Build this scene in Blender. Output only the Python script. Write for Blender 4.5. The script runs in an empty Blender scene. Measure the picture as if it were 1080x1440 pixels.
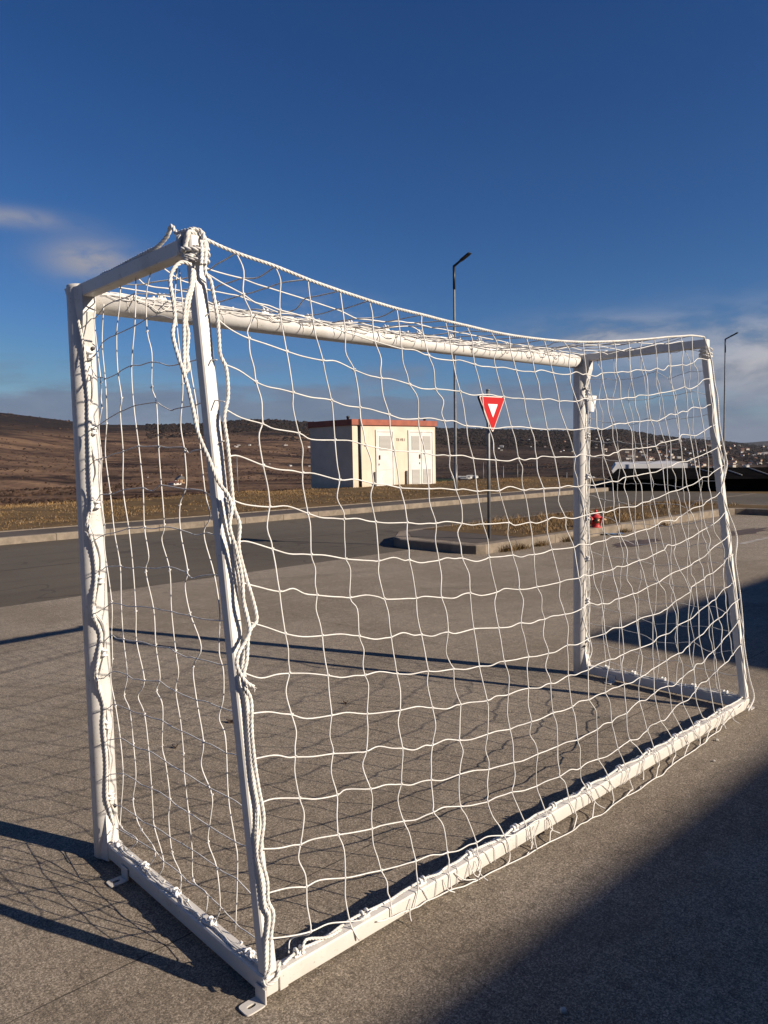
import bpy, math, random
import numpy as np
from mathutils import Vector, Matrix
random.seed(7); rng = np.random.default_rng(7)
S = bpy.context.scene
R = math.radians
# ------------------------------------------------------------------ camera
F_PX, PITCH, ROLL, CAM_H = 1067.6261, .0756, -.0194, 1.426      # solved from the goal (3 m x 2 m) in the photograph
cam = bpy.data.cameras.new('camera'); co = bpy.data.objects.new('camera', cam); S.collection.objects.link(co)
cam.sensor_fit = 'VERTICAL'; cam.sensor_height = 36.0; cam.lens = F_PX / 1440 * 36.0
cam.clip_start = .05; cam.clip_end = 40000
co.matrix_world = Matrix.Translation((0, 0, CAM_H)) @ Matrix.Rotation(math.pi/2 - PITCH, 4, 'X') @ Matrix.Rotation(ROLL, 4, 'Z')
S.camera = co
# ------------------------------------------------------------------ axes of the place: u along the goal mouth, v away from it
AZ = .7525
WU = np.array([math.cos(AZ), math.sin(AZ)]); WV = np.array([-math.sin(AZ), math.cos(AZ)])
def P(u, v, z=0.): return np.array([u*WU[0]+v*WV[0], u*WU[1]+v*WV[1], z])
def UV(x, y): return x*WU[0]+y*WU[1], x*WV[0]+y*WV[1]
# ------------------------------------------------------------------ sun, sky, exposure
SUN_UV = (.83, -1.91, 1.0)                                      # towards the sun, from the shadow of the far post
sd = P(*SUN_UV); sd = sd/np.linalg.norm(sd)
SUN_EL = math.asin(sd[2]); SUN_AZ = math.atan2(sd[0], sd[1])
sun = bpy.data.lights.new('sun', 'SUN'); sun.energy = 5.0; sun.angle = R(.45); sun.color = (1., .87, .72)
so = bpy.data.objects.new('sun', sun); S.collection.objects.link(so)
so.rotation_euler = Vector(sd).to_track_quat('Z', 'Y').to_euler(); so.location = (20, -20, 30)
S.view_settings.view_transform = 'Standard'; S.view_settings.look = 'None'
S.view_settings.gamma = 1; S.view_settings.exposure = .6; S.view_settings.use_curve_mapping = False
W = bpy.data.worlds.new('World'); S.world = W; W.use_nodes = True
nt = W.node_tree; nt.nodes.clear()
def nd(t, kind, **k):
    n = t.nodes.new(kind)
    for a, b in k.items(): setattr(n, a, b)
    return n
def lk(t, a, b): t.links.new(a, b)
def mth(t, op, a, b=None, c=None, clamp=False):
    n = nd(t, 'ShaderNodeMath', operation=op, use_clamp=clamp)
    for i, q in enumerate((a, b, c)):
        if q is None: continue
        if isinstance(q, (int, float)): n.inputs[i].default_value = q
        else: lk(t, q, n.inputs[i])
    return n.outputs[0]
def mixc(t, f, a, b):
    n = nd(t, 'ShaderNodeMix', data_type='RGBA')
    for s, q in ((n.inputs[0], f), (n.inputs[6], a), (n.inputs[7], b)):
        if isinstance(q, (int, float)): s.default_value = q
        elif isinstance(q, tuple): s.default_value = q if len(q) == 4 else (*q, 1)
        else: lk(t, q, s)
    return n.outputs[2]
def ramp(t, f, lo, hi):
    n = nd(t, 'ShaderNodeMapRange', interpolation_type='SMOOTHSTEP'); n.inputs[1].default_value = lo; n.inputs[2].default_value = hi
    lk(t, f, n.inputs[0]); return n.outputs[0]
def noise(t, vec, scale, detail=4, rough=.55, dist=0.):
    n = nd(t, 'ShaderNodeTexNoise'); n.inputs['Scale'].default_value = scale; n.inputs['Detail'].default_value = detail
    n.inputs['Roughness'].default_value = rough; n.inputs['Distortion'].default_value = dist
    if vec is not None: lk(t, vec, n.inputs['Vector'])
    return n.outputs['Fac']
sky = nd(nt, 'ShaderNodeTexSky', sky_type='NISHITA', sun_disc=False)
sky.sun_elevation = SUN_EL; sky.sun_rotation = SUN_AZ; sky.altitude = 400; sky.air_density = 1.0; sky.dust_density = .35; sky.ozone_density = 3.0
tc = nd(nt, 'ShaderNodeTexCoord'); sep = nd(nt, 'ShaderNodeSeparateXYZ'); lk(nt, tc.outputs['Generated'], sep.inputs[0])
X, Y, Z = sep.outputs
# cloud decks laid out by direction: a flat layer (x/z, y/z) far away
el = mth(nt, 'ARCSINE', Z)
azm = mth(nt, 'ARCTAN2', X, Y)
def cvec(sx, sz, off=0.):
    c = nd(nt, 'ShaderNodeCombineXYZ'); lk(nt, mth(nt, 'MULTIPLY', azm, sx), c.inputs[0]); lk(nt, mth(nt, 'MULTIPLY', el, sz), c.inputs[1]); c.inputs[2].default_value = off
    return c.outputs[0]
n1 = noise(nt, cvec(3.2, 17., 3.1), 1.6, 7, .58, .25)
n2 = noise(nt, cvec(7., 20., 8.7), 1.5, 8, .6, .3)
bank_m = mth(nt, 'MULTIPLY', ramp(nt, el, -.09, -.03), mth(nt, 'SUBTRACT', 1., ramp(nt, mth(nt, 'SUBTRACT', el, mth(nt, 'MULTIPLY', mth(nt, 'SUBTRACT', n1, .5), .12)), .075, .125)))
bank = mth(nt, 'MULTIPLY', bank_m, ramp(nt, n1, .28, .52))
def blob(a0, e0, sa, se):
    da = mth(nt, 'DIVIDE', mth(nt, 'SUBTRACT', azm, a0), sa); de = mth(nt, 'DIVIDE', mth(nt, 'SUBTRACT', el, e0), se)
    d2 = mth(nt, 'ADD', mth(nt, 'MULTIPLY', da, da), mth(nt, 'MULTIPLY', de, de))
    return mth(nt, 'POWER', 2.718, mth(nt, 'MULTIPLY', d2, -1.))
right = mth(nt, 'MULTIPLY', mth(nt, 'ADD', blob(.49, .108, .15, .045), mth(nt, 'MULTIPLY', blob(.27, .140, .10, .022), .8)), ramp(nt, n2, .22, .52))
left = mth(nt, 'MULTIPLY', mth(nt, 'ADD', blob(-.355, .236, .05, .022), mth(nt, 'MULTIPLY', blob(-.44, .276, .06, .010), .7)), ramp(nt, n2, .20, .52))
mid = mth(nt, 'MULTIPLY', blob(-.12, .185, .10, .02), mth(nt, 'MULTIPLY', ramp(nt, n2, .36, .70), .5))
other = mth(nt, 'MULTIPLY', mth(nt, 'MULTIPLY', ramp(nt, n1, .52, .75), ramp(nt, mth(nt, 'ABSOLUTE', azm), .8, 1.2)), .5)
SKYS = .06
sr_ = nd(nt, 'ShaderNodeSeparateColor'); lk(nt, sky.outputs[0], sr_.inputs[0]); skyc = nd(nt, 'ShaderNodeCombineColor')
for i, (m_, g_, k_, cap) in enumerate(((.62*.095, 1.55, 1.50, .33), (.70*.095, 1.24, 1.06, .37), (.86*.095, 1.08, 1.00, .51))):   # deep winter blue
    lk(nt, mth(nt, 'MULTIPLY', mth(nt, 'MINIMUM', mth(nt, 'MULTIPLY', mth(nt, 'POWER', mth(nt, 'MULTIPLY', sr_.outputs[i], m_), g_), k_), cap), 1/.091), skyc.inputs[i])
lit = mixc(nt, ramp(nt, n2, .36, .66), (2.3, 2.65, 3.35), (5.8, 5.6, 5.8))
cc = mixc(nt, mth(nt, 'MULTIPLY', bank, .85), skyc.outputs[0], mixc(nt, ramp(nt, n2, .35, .7), (1.55, 2.0, 2.95), (2.1, 2.55, 3.5)))
cc = mixc(nt, mth(nt, 'MULTIPLY', mth(nt, 'ADD', mth(nt, 'ADD', right, mid), other, clamp=True), .82), cc, lit)
cc = mixc(nt, mth(nt, 'MULTIPLY', left, 1.1, clamp=True), cc, (3.3, 3.45, 4.2))
bg = nd(nt, 'ShaderNodeBackground'); lk(nt, cc, bg.inputs[0]); bg.inputs[1].default_value = SKYS
wo = nd(nt, 'ShaderNodeOutputWorld'); lk(nt, bg.outputs[0], wo.inputs[0])

# ------------------------------------------------------------------ pixel <-> place helpers (photo pixels 1080x1440)
def ray(px, py):
    a, b = px-540, py-720; c, s = math.cos(ROLL), math.sin(ROLL)
    Xc = (c*a+s*b)/F_PX; Yc = (-s*a+c*b)/F_PX
    return np.array([Xc, math.cos(PITCH)-Yc*math.sin(PITCH), -math.sin(PITCH)-Yc*math.cos(PITCH)])
EYE = np.array([0, 0, CAM_H])
def on_ground(px, py, z=0.):
    d = ray(px, py); return EYE + d*((z-CAM_H)/d[2])
def on_plane(px, py, p0, n):
    d = ray(px, py); return EYE + d*(np.dot(p0-EYE, n)/np.dot(d, n))
# ------------------------------------------------------------------ mesh helpers
class MB:
    def __init__(s): s.v = []; s.f = []; s.m = []; s.n = 0; s.smooth = []
    def add(s, v, f, mi=0, smooth=False):
        s.v.append(np.asarray(v, float).reshape(-1, 3)); s.f += [tuple(int(i)+s.n for i in q) for q in f]; s.m += [mi]*len(f); s.smooth += [smooth]*len(f); s.n += len(s.v[-1]); return s
    def box(s, c, half, ax=None, mi=0, bevel=0.):
        """box with half sizes along three axes; bevel cuts the twelve edges"""
        c = np.asarray(c, float); A = np.eye(3) if ax is None else np.asarray(ax, float); h = np.asarray(half, float)
        if bevel <= 0:
            v = [c + A.T @ (h*np.array(q)) for q in ((-1,-1,-1),(1,-1,-1),(1,1,-1),(-1,1,-1),(-1,-1,1),(1,-1,1),(1,1,1),(-1,1,1))]
            return s.add(v, [(0,3,2,1),(4,5,6,7),(0,1,5,4),(1,2,6,5),(2,3,7,6),(3,0,4,7)], mi)
        b = min(bevel, min(h)*.8); v = []; idx = {}
        for sx in (-1,1):
            for sy in (-1,1):
                for sz in (-1,1):
                    sg = np.array((sx,sy,sz))
                    for k in range(3):
                        q = sg*(h-b); q[k] = sg[k]*h[k]; idx[(sx,sy,sz,k)] = len(v); v.append(c + A.T @ q)
        f = []
        for k in range(3):
            i, j = [(1,2),(2,0),(0,1)][k]
            for sk in (-1,1):
                loop = []
                for (a, bb) in ((-1,-1),(1,-1),(1,1),(-1,1)):
                    sg = [0,0,0]; sg[k] = sk; sg[i] = a; sg[j] = bb; loop.append(idx[(*sg, k)])
                f.append(tuple(loop if sk > 0 else loop[::-1]))
        for k in range(3):
            i, j = [(1,2),(2,0),(0,1)][k]
            for si in (-1,1):
                for sj in (-1,1):
                    a = [0,0,0]; a[i] = si; a[j] = sj
                    lo = list(a); lo[k] = -1; hi = list(a); hi[k] = 1
                    q = (idx[(*lo,i)], idx[(*lo,j)], idx[(*hi,j)], idx[(*hi,i)]); f.append(q if si*sj > 0 else q[::-1])
        for sx in (-1,1):
            for sy in (-1,1):
                for sz in (-1,1):
                    q = tuple(idx[(sx,sy,sz,k)] for k in range(3)); f.append(q if sx*sy*sz > 0 else q[::-1])
        return s.add(v, f, mi)
    def tube(s, pts, r, sides=6, mi=0, cap=True, phase=0.):
        p = np.asarray(pts, float); n = len(p)
        if n < 2: return s
        rr = np.full(n, r) if np.isscalar(r) else np.asarray(r, float)
        t = np.gradient(p, axis=0); t /= (np.linalg.norm(t, axis=1)[:, None] + 1e-12)
        a = np.array([0, 0, 1.]) if abs(t[0][2]) < .9 else np.array([1., 0, 0])
        N = np.cross(t[0], a); N /= np.linalg.norm(N)
        v = np.zeros((n, sides, 3)); th = np.arange(sides)*2*math.pi/sides + phase; c_, s_ = np.cos(th)[:, None], np.sin(th)[:, None]
        for i in range(n):
            N = N - t[i]*np.dot(N, t[i]); N /= (np.linalg.norm(N)+1e-12); B = np.cross(t[i], N)
            v[i] = p[i] + rr[i]*(c_*N + s_*B)
        f = []
        for i in range(n-1):
            o = i*sides
            for k in range(sides):
                k2 = (k+1) % sides; f.append((o+k, o+k2, o+sides+k2, o+sides+k))
        if cap: f += [tuple(range(sides))[::-1], tuple((n-1)*sides + k for k in range(sides))]
        return s.add(v.reshape(-1, 3), f, mi, sides > 5)
    def prism(s, poly, a, mi=0):
        """polygon (list of 3D points) extruded by vector a"""
        p = np.asarray(poly, float); n = len(p); q = p + np.asarray(a, float)
        return s.add(np.vstack([p, q]), [tuple(range(n))[::-1], tuple(range(n, 2*n))] + [(i, (i+1) % n, n+(i+1) % n, n+i) for i in range(n)], mi)
    def lathe(s, base, prof, sides=24, axis=(0,0,1), mi=0):
        ax = np.asarray(axis, float); ax /= np.linalg.norm(ax); a = np.array([1., 0, 0]) if abs(ax[0]) < .9 else np.array([0, 1., 0])
        N = np.cross(ax, a); N /= np.linalg.norm(N); B = np.cross(ax, N); v = []; f = []
        for r_, h_ in prof:
            for k in range(sides):
                t = 2*math.pi*k/sides; v.append(np.asarray(base) + ax*h_ + r_*(math.cos(t)*N + math.sin(t)*B))
        for i in range(len(prof)-1):
            for k in range(sides): f.append((i*sides+k, i*sides+(k+1) % sides, (i+1)*sides+(k+1) % sides, (i+1)*sides+k))
        f += [tuple(range(sides))[::-1], tuple((len(prof)-1)*sides+k for k in range(sides))]
        return s.add(v, f, mi, True)
    def build(s, name, mats, parent=None, loc=None):
        v = np.vstack(s.v); base = np.zeros(3)
        if parent is not None:
            q = parent
            while q is not None: base = base + np.array(q.location); q = q.parent
        if loc is not None: base = base + np.asarray(loc, float)
        me = bpy.data.meshes.new(name); me.from_pydata((v-base).tolist(), [], s.f)
        for m in (mats if isinstance(mats, (list, tuple)) else [mats]): me.materials.append(m)
        if any(s.m): me.polygons.foreach_set('material_index', s.m)
        me.polygons.foreach_set('use_smooth', s.smooth); me.update()
        o = bpy.data.objects.new(name, me); S.collection.objects.link(o)
        if parent is not None: o.parent = parent
        if loc is not None: o.location = tuple(loc)
        return o
def tag(o, label=None, cat=None, group=None, kind=None):
    for k, q in (('label', label), ('category', cat), ('group', group), ('kind', kind)):
        if q: o[k] = q
    return o
def thing(name, loc, label, cat, group=None):
    o = bpy.data.objects.new(name, None); S.collection.objects.link(o); o.location = tuple(float(q) for q in loc); o.empty_display_size = .1
    return tag(o, label, cat, group)
def copy_tree(o, parent=None):
    c = o.copy(); S.collection.objects.link(c); c.parent = parent
    for ch in list(o.children): copy_tree(ch, c)
    return c
def structure(mb, name, mat): return tag(mb.build(name, mat), kind='structure')
def catmull(pts, sub=8):
    p = np.asarray(pts, float)
    if len(p) < 3: return np.array([p[0] + (p[-1]-p[0])*t for t in np.linspace(0, 1, sub+1)])
    q = np.vstack([2*p[0]-p[1], p, 2*p[-1]-p[-2]]); out = []
    for i in range(len(p)-1):
        a, b, c, d = q[i], q[i+1], q[i+2], q[i+3]
        for t in np.linspace(0, 1, sub, endpoint=False):
            out.append(.5*((2*b)+(-a+c)*t+(2*a-5*b+4*c-d)*t*t+(-a+3*b-3*c+d)*t**3))
    out.append(p[-1]); return np.array(out)
def resample(p, step):
    p = np.asarray(p, float); L = np.r_[0, np.cumsum(np.linalg.norm(np.diff(p, axis=0), axis=1))]; n = max(2, int(L[-1]/step)+1)
    t = np.linspace(0, L[-1], n); return np.stack([np.interp(t, L, p[:, k]) for k in range(3)], 1)
def rope(mb, pts, r, sub=8, pitch=None):
    """three-strand laid rope"""
    c = resample(catmull(pts, sub), r*.9); n = len(c); pitch = pitch or r*7.5
    t = np.gradient(c, axis=0); t /= (np.linalg.norm(t, axis=1)[:, None]+1e-12)
    a = np.array([0, 0, 1.]) if abs(t[0][2]) < .9 else np.array([1., 0, 0])
    N = np.cross(t[0], a); N /= np.linalg.norm(N); fr = []
    for i in range(n):
        N = N - t[i]*np.dot(N, t[i]); N /= (np.linalg.norm(N)+1e-12); fr.append((N, np.cross(t[i], N)))
    Ls = np.r_[0, np.cumsum(np.linalg.norm(np.diff(c, axis=0), axis=1))]
    for k in range(3):
        q = np.array([c[i] + r*.5*(math.cos(2*math.pi*(Ls[i]/pitch+k/3))*fr[i][0] + math.sin(2*math.pi*(Ls[i]/pitch+k/3))*fr[i][1]) for i in range(n)])
        mb.tube(q, r*.56, 6)
    return mb
# ------------------------------------------------------------------ value noise for the terrain
_G = rng.random((256, 256))
def vnoise(x, y):
    xi = np.floor(x).astype(int); yi = np.floor(y).astype(int); fx = x-xi; fy = y-yi; fx = fx*fx*(3-2*fx); fy = fy*fy*(3-2*fy)
    g = lambda a, b: _G[a % 256, b % 256]
    return (g(xi, yi)*(1-fx)+g(xi+1, yi)*fx)*(1-fy)+(g(xi, yi+1)*(1-fx)+g(xi+1, yi+1)*fx)*fy
def fbm(x, y, o=5):
    s = 0; a = .5
    for i in range(o): s = s + a*(vnoise(x*2**i+17*i, y*2**i+31*i)-.5); a *= .5
    return s
# ------------------------------------------------------------------ materials
def mat(name, base, rough=.6, metal=0., build=None, spec=.5):
    m = bpy.data.materials.new(name); m.use_nodes = True; t = m.node_tree; b = t.nodes['Principled BSDF']
    b.inputs['Base Color'].default_value = (*base, 1); b.inputs['Roughness'].default_value = rough; b.inputs['Metallic'].default_value = metal
    b.inputs['Specular IOR Level'].default_value = spec
    if build: build(t, b)
    return m
def pos(t): return nd(t, 'ShaderNodeNewGeometry').outputs['Position']
def uvpos(t, su=1., sv=1., sz=1.):
    mp = nd(t, 'ShaderNodeMapping', vector_type='POINT'); mp.inputs['Rotation'].default_value = (0, 0, -AZ)
    lk(t, pos(t), mp.inputs[0])
    m2 = nd(t, 'ShaderNodeVectorMath', operation='MULTIPLY'); lk(t, mp.outputs[0], m2.inputs[0]); m2.inputs[1].default_value = (su, sv, sz)
    return m2.outputs[0]
def bump(t, b, h, strength=.3, dist=.01, prev=None):
    n = nd(t, 'ShaderNodeBump'); n.inputs['Strength'].default_value = strength; n.inputs['Distance'].default_value = dist
    lk(t, h, n.inputs['Height']); lk(t, n.outputs[0], b.inputs['Normal']); return n
def vary(c1, c2, scale, lo=.35, hi=.65, bs=0., bd=.01, detail=5, fine=None):
    def f(t, b):
        q = pos(t); n = noise(t, q, scale, detail); c = mixc(t, ramp(t, n, lo, hi), c1, c2)
        if fine: c = mixc(t, mth(t, 'MULTIPLY', ramp(t, noise(t, q, fine[0], 2), .4, .65), fine[2]), c, fine[1])
        lk(t, c, b.inputs['Base Color'])
        if bs: bump(t, b, n, bs, bd)
    return f
M = {}
def f_paint(t, b):
    q = pos(t); n = noise(t, q, 7, 6, .6); n2 = noise(t, q, 60, 3); n3 = noise(t, q, 170, 2, .5); sp = nd(t, 'ShaderNodeSeparateXYZ'); lk(t, q, sp.inputs[0])
    low = mth(t, 'SUBTRACT', 1., ramp(t, mth(t, 'ADD', sp.outputs[2], mth(t, 'MULTIPLY', mth(t, 'SUBTRACT', n, .5), .12)), .01, .11))
    c = mixc(t, ramp(t, n, .48, .72), (.64, .62, .585), (.54, .515, .47)); c = mixc(t, mth(t, 'MULTIPLY', ramp(t, n2, .60, .72), .35), c, (.40, .36, .30))
    c = mixc(t, mth(t, 'MULTIPLY', low, .35), c, (.34, .29, .235)); chip = mth(t, 'MULTIPLY', ramp(t, n3, .67, .71), ramp(t, n, .46, .60)); c = mixc(t, mth(t, 'MULTIPLY', chip, .85), c, (.13, .085, .06))
    lk(t, c, b.inputs['Base Color']); bump(t, b, mth(t, 'ADD', n2, mth(t, 'MULTIPLY', n, .6)), .10, .003)
    r = nd(t, 'ShaderNodeMapRange'); r.inputs[3].default_value = .38; r.inputs[4].default_value = .62; lk(t, n, r.inputs[0]); lk(t, r.outputs[0], b.inputs['Roughness'])
M['paint'] = mat('white_powder_coat', (.8, .78, .74), .4, build=f_paint)
M['cord'] = mat('net_cord', (.80, .79, .76), .75, build=vary((.70, .69, .66), (.60, .585, .55), 30))
def f_rope(t, b):
    q = pos(t); n = noise(t, q, 25, 4); lk(t, mixc(t, ramp(t, n, .4, .7), (.68, .665, .63), (.57, .545, .50)), b.inputs['Base Color']); bump(t, b, noise(t, q, 900, 2), .4, .001)
M['rope'] = mat('white_rope', (.8, .78, .74), .8, build=f_rope)
M['plastic'] = mat('white_plastic', (.82, .81, .78), .35)
def line_mask(t, coord, at, half):
    return mth(t, 'LESS_THAN', mth(t, 'ABSOLUTE', mth(t, 'SUBTRACT', coord, at)), half)
def f_concrete(t, b):
    q = uvpos(t); sp = nd(t, 'ShaderNodeSeparateXYZ'); lk(t, q, sp.inputs[0]); u, v = sp.outputs[0], sp.outputs[1]
    big = noise(t, q, .6, 7, .62, .8); medn = noise(t, q, 3.2, 6, .65); fine = noise(t, q, 210, 3, .8); fine2 = noise(t, q, 430, 2, .7); mott = noise(t, uvpos(t, .5, 1., 1.), 20, 4, .65); grit = noise(t, q, 60, 3, .7)
    st = noise(t, uvpos(t, 1., .05, 1.), 95, 3, .65); st2 = noise(t, uvpos(t, .12, 1., 1.), 5., 4, .6)
    c = mixc(t, ramp(t, big, .38, .62), (0.153, 0.124, 0.092), (0.212, 0.178, 0.139))
    c = mixc(t, mth(t, 'MULTIPLY', ramp(t, medn, .48, .72), .5), c, (0.251, 0.213, 0.168))
    c = mixc(t, mth(t, 'MULTIPLY', ramp(t, st2, .5, .72), .35), c, (0.126, 0.103, 0.079))
    c = mixc(t, mth(t, 'MULTIPLY', ramp(t, mott, .50, .68), .35), c, (0.260, 0.220, 0.173)); c = mixc(t, mth(t, 'MULTIPLY', mth(t, 'SUBTRACT', 1., ramp(t, mott, .34, .48)), .45), c, (0.092, 0.075, 0.056))
    c = mixc(t, mth(t, 'MULTIPLY', ramp(t, fine, .50, .60), .42), c, (0.338, 0.287, 0.225))
    c = mixc(t, mth(t, 'MULTIPLY', mth(t, 'SUBTRACT', 1., ramp(t, fine, .38, .47)), .6), c, (0.057, 0.045, 0.034))
    c = mixc(t, mth(t, 'MULTIPLY', ramp(t, fine2, .58, .66), .55), c, (0.424, 0.375, 0.297))
    c = mixc(t, mth(t, 'MULTIPLY', mth(t, 'SUBTRACT', 1., ramp(t, fine2, .34, .42)), .6), c, (0.063, 0.051, 0.040))
    c = mixc(t, mth(t, 'MULTIPLY', ramp(t, grit, .62, .70), .45), c, (0.070, 0.057, 0.044))
    c = mixc(t, mth(t, 'MULTIPLY', ramp(t, st, .52, .64), .35), c, (0.081, 0.067, 0.051))
    va = nd(t, 'ShaderNodeTexVoronoi'); va.inputs['Scale'].default_value = 250; lk(t, q, va.inputs['Vector']); vs = nd(t, 'ShaderNodeSeparateColor'); lk(t, va.outputs['Color'], vs.inputs[0])
    vb = nd(t, 'ShaderNodeTexVoronoi'); vb.inputs['Scale'].default_value = 140; lk(t, q, vb.inputs['Vector']); vt = nd(t, 'ShaderNodeSeparateColor'); lk(t, vb.outputs['Color'], vt.inputs[0])
    gr = mth(t, 'ADD', mth(t, 'MULTIPLY', mth(t, 'POWER', vs.outputs[0], 1.6), .98), .66); gr = mth(t, 'MULTIPLY', gr, mth(t, 'ADD', mth(t, 'MULTIPLY', vt.outputs[0], .40), .86))
    gm = nd(t, 'ShaderNodeVectorMath', operation='SCALE'); lk(t, c, gm.inputs[0]); lk(t, gr, gm.inputs['Scale']); c = gm.outputs[0]
    wob = mth(t, 'MULTIPLY', mth(t, 'SUBTRACT', noise(t, q, 2.2, 3), .5), .018); wv = mth(t, 'MULTIPLY', mth(t, 'SUBTRACT', noise(t, q, 30, 2), .5), .006)
    uu = mth(t, 'ADD', mth(t, 'ADD', u, wob), wv); vv = mth(t, 'ADD', mth(t, 'ADD', v, wob), wv)
    gapn = ramp(t, noise(t, q, 6, 3), .30, .55)
    ju = mth(t, 'ADD', mth(t, 'MULTIPLY', line_mask(t, uu, 1.5, .0018), .35), mth(t, 'MULTIPLY', line_mask(t, mth(t, 'ADD', uu, mth(t, 'MULTIPLY', v, .06)), 4.34, .003), .8))      # saw cuts
    jv = mth(t, 'ADD', line_mask(t, vv, 2.01, .0026), line_mask(t, vv, -4.0, .003))
    j = mth(t, 'MULTIPLY', mth(t, 'MAXIMUM', ju, jv), mth(t, 'ADD', mth(t, 'MULTIPLY', gapn, .55), .45))
    vo = nd(t, 'ShaderNodeTexVoronoi'); vo.inputs['Scale'].default_value = .55; lk(t, q, vo.inputs['Vector'])
    spot = mth(t, 'SUBTRACT', 1., ramp(t, mth(t, 'ADD', vo.outputs['Distance'], mth(t, 'MULTIPLY', mth(t, 'SUBTRACT', medn, .5), .12)), .02, .10))
    wq = nd(t, 'ShaderNodeTexWave', wave_type='RINGS', rings_direction='SPHERICAL'); wm = nd(t, 'ShaderNodeVectorMath', operation='ADD'); lk(t, q, wm.inputs[0]); wm.inputs[1].default_value = (3.5, 9., 0); lk(t, wm.outputs[0], wq.inputs['Vector']); wq.inputs['Scale'].default_value = .23; wq.inputs['Distortion'].default_value = 1.2; wq.inputs['Detail'].default_value = 1
    tyre = mth(t, 'MULTIPLY', ramp(t, wq.outputs['Fac'], .93, .99), ramp(t, noise(t, q, .6, 4), .48, .66)); c = mixc(t, mth(t, 'MULTIPLY', tyre, .28), c, (0.077, 0.062, 0.049))
    c = mixc(t, mth(t, 'MULTIPLY', spot, .35), c, (0.078, 0.064, 0.049))
    c = mixc(t, mth(t, 'MULTIPLY', j, .9), c, (0.035, 0.029, 0.023))
    lk(t, c, b.inputs['Base Color'])
    h = mth(t, 'ADD', mth(t, 'MULTIPLY', fine, .8), mth(t, 'ADD', mth(t, 'MULTIPLY', st, .5), mth(t, 'MULTIPLY', grit, .3)))
    h = mth(t, 'SUBTRACT', h, mth(t, 'MULTIPLY', j, 2.)); bump(t, b, mth(t, 'ADD', h, mth(t, 'MULTIPLY', vs.outputs[0], .8)), .22, .004)
M['concrete'] = mat('broomed_concrete', (.2, .17, .14), .85, build=f_concrete, spec=.25)
def f_asphalt(t, b):
    q = uvpos(t); big = noise(t, q, .35, 5, .6); fine = noise(t, q, 90, 3, .7); st = noise(t, uvpos(t, .06, 1., 1.), 1.8, 5, .6); cr = nd(t, 'ShaderNodeTexVoronoi', feature='DISTANCE_TO_EDGE'); cr.inputs['Scale'].default_value = .32
    wq = nd(t, 'ShaderNodeVectorMath', operation='ADD'); lk(t, q, wq.inputs[0]); nn = nd(t, 'ShaderNodeTexNoise'); nn.inputs['Scale'].default_value = 1.5; lk(t, q, nn.inputs['Vector']); lk(t, nn.outputs['Color'], wq.inputs[1]); lk(t, wq.outputs[0], cr.inputs['Vector'])
    c = mixc(t, ramp(t, big, .35, .65), (0.082, 0.068, 0.052), (0.106, 0.090, 0.070)); c = mixc(t, mth(t, 'MULTIPLY', ramp(t, st, .5, .7), .4), c, (0.063, 0.052, 0.042))
    c = mixc(t, mth(t, 'MULTIPLY', ramp(t, fine, .55, .7), .5), c, (0.156, 0.134, 0.107)); c = mixc(t, mth(t, 'MULTIPLY', mth(t, 'SUBTRACT', 1., ramp(t, fine, .33, .45)), .5), c, (0.038, 0.032, 0.026))
    c = mixc(t, mth(t, 'MULTIPLY', mth(t, 'LESS_THAN', cr.outputs['Distance'], .006), .6), c, (0.048, 0.039, 0.031))
    lk(t, c, b.inputs['Base Color']); bump(t, b, fine, .5, .006)
M['asphalt'] = mat('worn_asphalt', (0.082, 0.069, 0.056), .85, build=f_asphalt, spec=.25)
M['pavement'] = mat('pavement_asphalt', (.09, .077, .066), .88, build=vary((.058, .048, .041), (.082, .069, .058), 1.2, fine=(60, (.13, .11, .09), .4), bs=.3), spec=.25)
def f_kerb(t, b):
    q = uvpos(t); sp = nd(t, 'ShaderNodeSeparateXYZ'); lk(t, q, sp.inputs[0]); n = noise(t, q, 4, 6, .65); f = noise(t, q, 80, 3)
    c = mixc(t, ramp(t, n, .35, .7), (.165, .135, .105), (.26, .215, .165)); c = mixc(t, mth(t, 'MULTIPLY', ramp(t, f, .55, .7), .5), c, (.17, .14, .11))
    j = line_mask(t, mth(t, 'PINGPONG', sp.outputs[0], .5), 0., .008); c = mixc(t, mth(t, 'MULTIPLY', j, .8), c, (.06, .05, .04))
    lk(t, c, b.inputs['Base Color']); bump(t, b, mth(t, 'SUBTRACT', mth(t, 'ADD', n, f), j), .5, .012)
M['kerb'] = mat('kerb_concrete', (.33, .28, .22), .85, build=f_kerb, spec=.25)
M['earth'] = mat('dry_earth', (.12, .085, .05), .95, build=vary((.125, .080, .038), (.075, .048, .025), 1.3, fine=(14, (.13, .095, .052), .6), bs=.6, bd=.05), spec=.1)
M['tar'] = mat('tar_patch', (.05, .035, .03), .7, build=vary((.05, .035, .028), (.09, .06, .045), 6))
for k, c in (('straw', (.30, .195, .088)), ('olive', (.105, .070, .028)), ('brown', (.150, .088, .040)), ('pale', (.32, .245, .15))):
    M['g_'+k] = mat('grass_'+k, c, .8, spec=.15)
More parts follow.
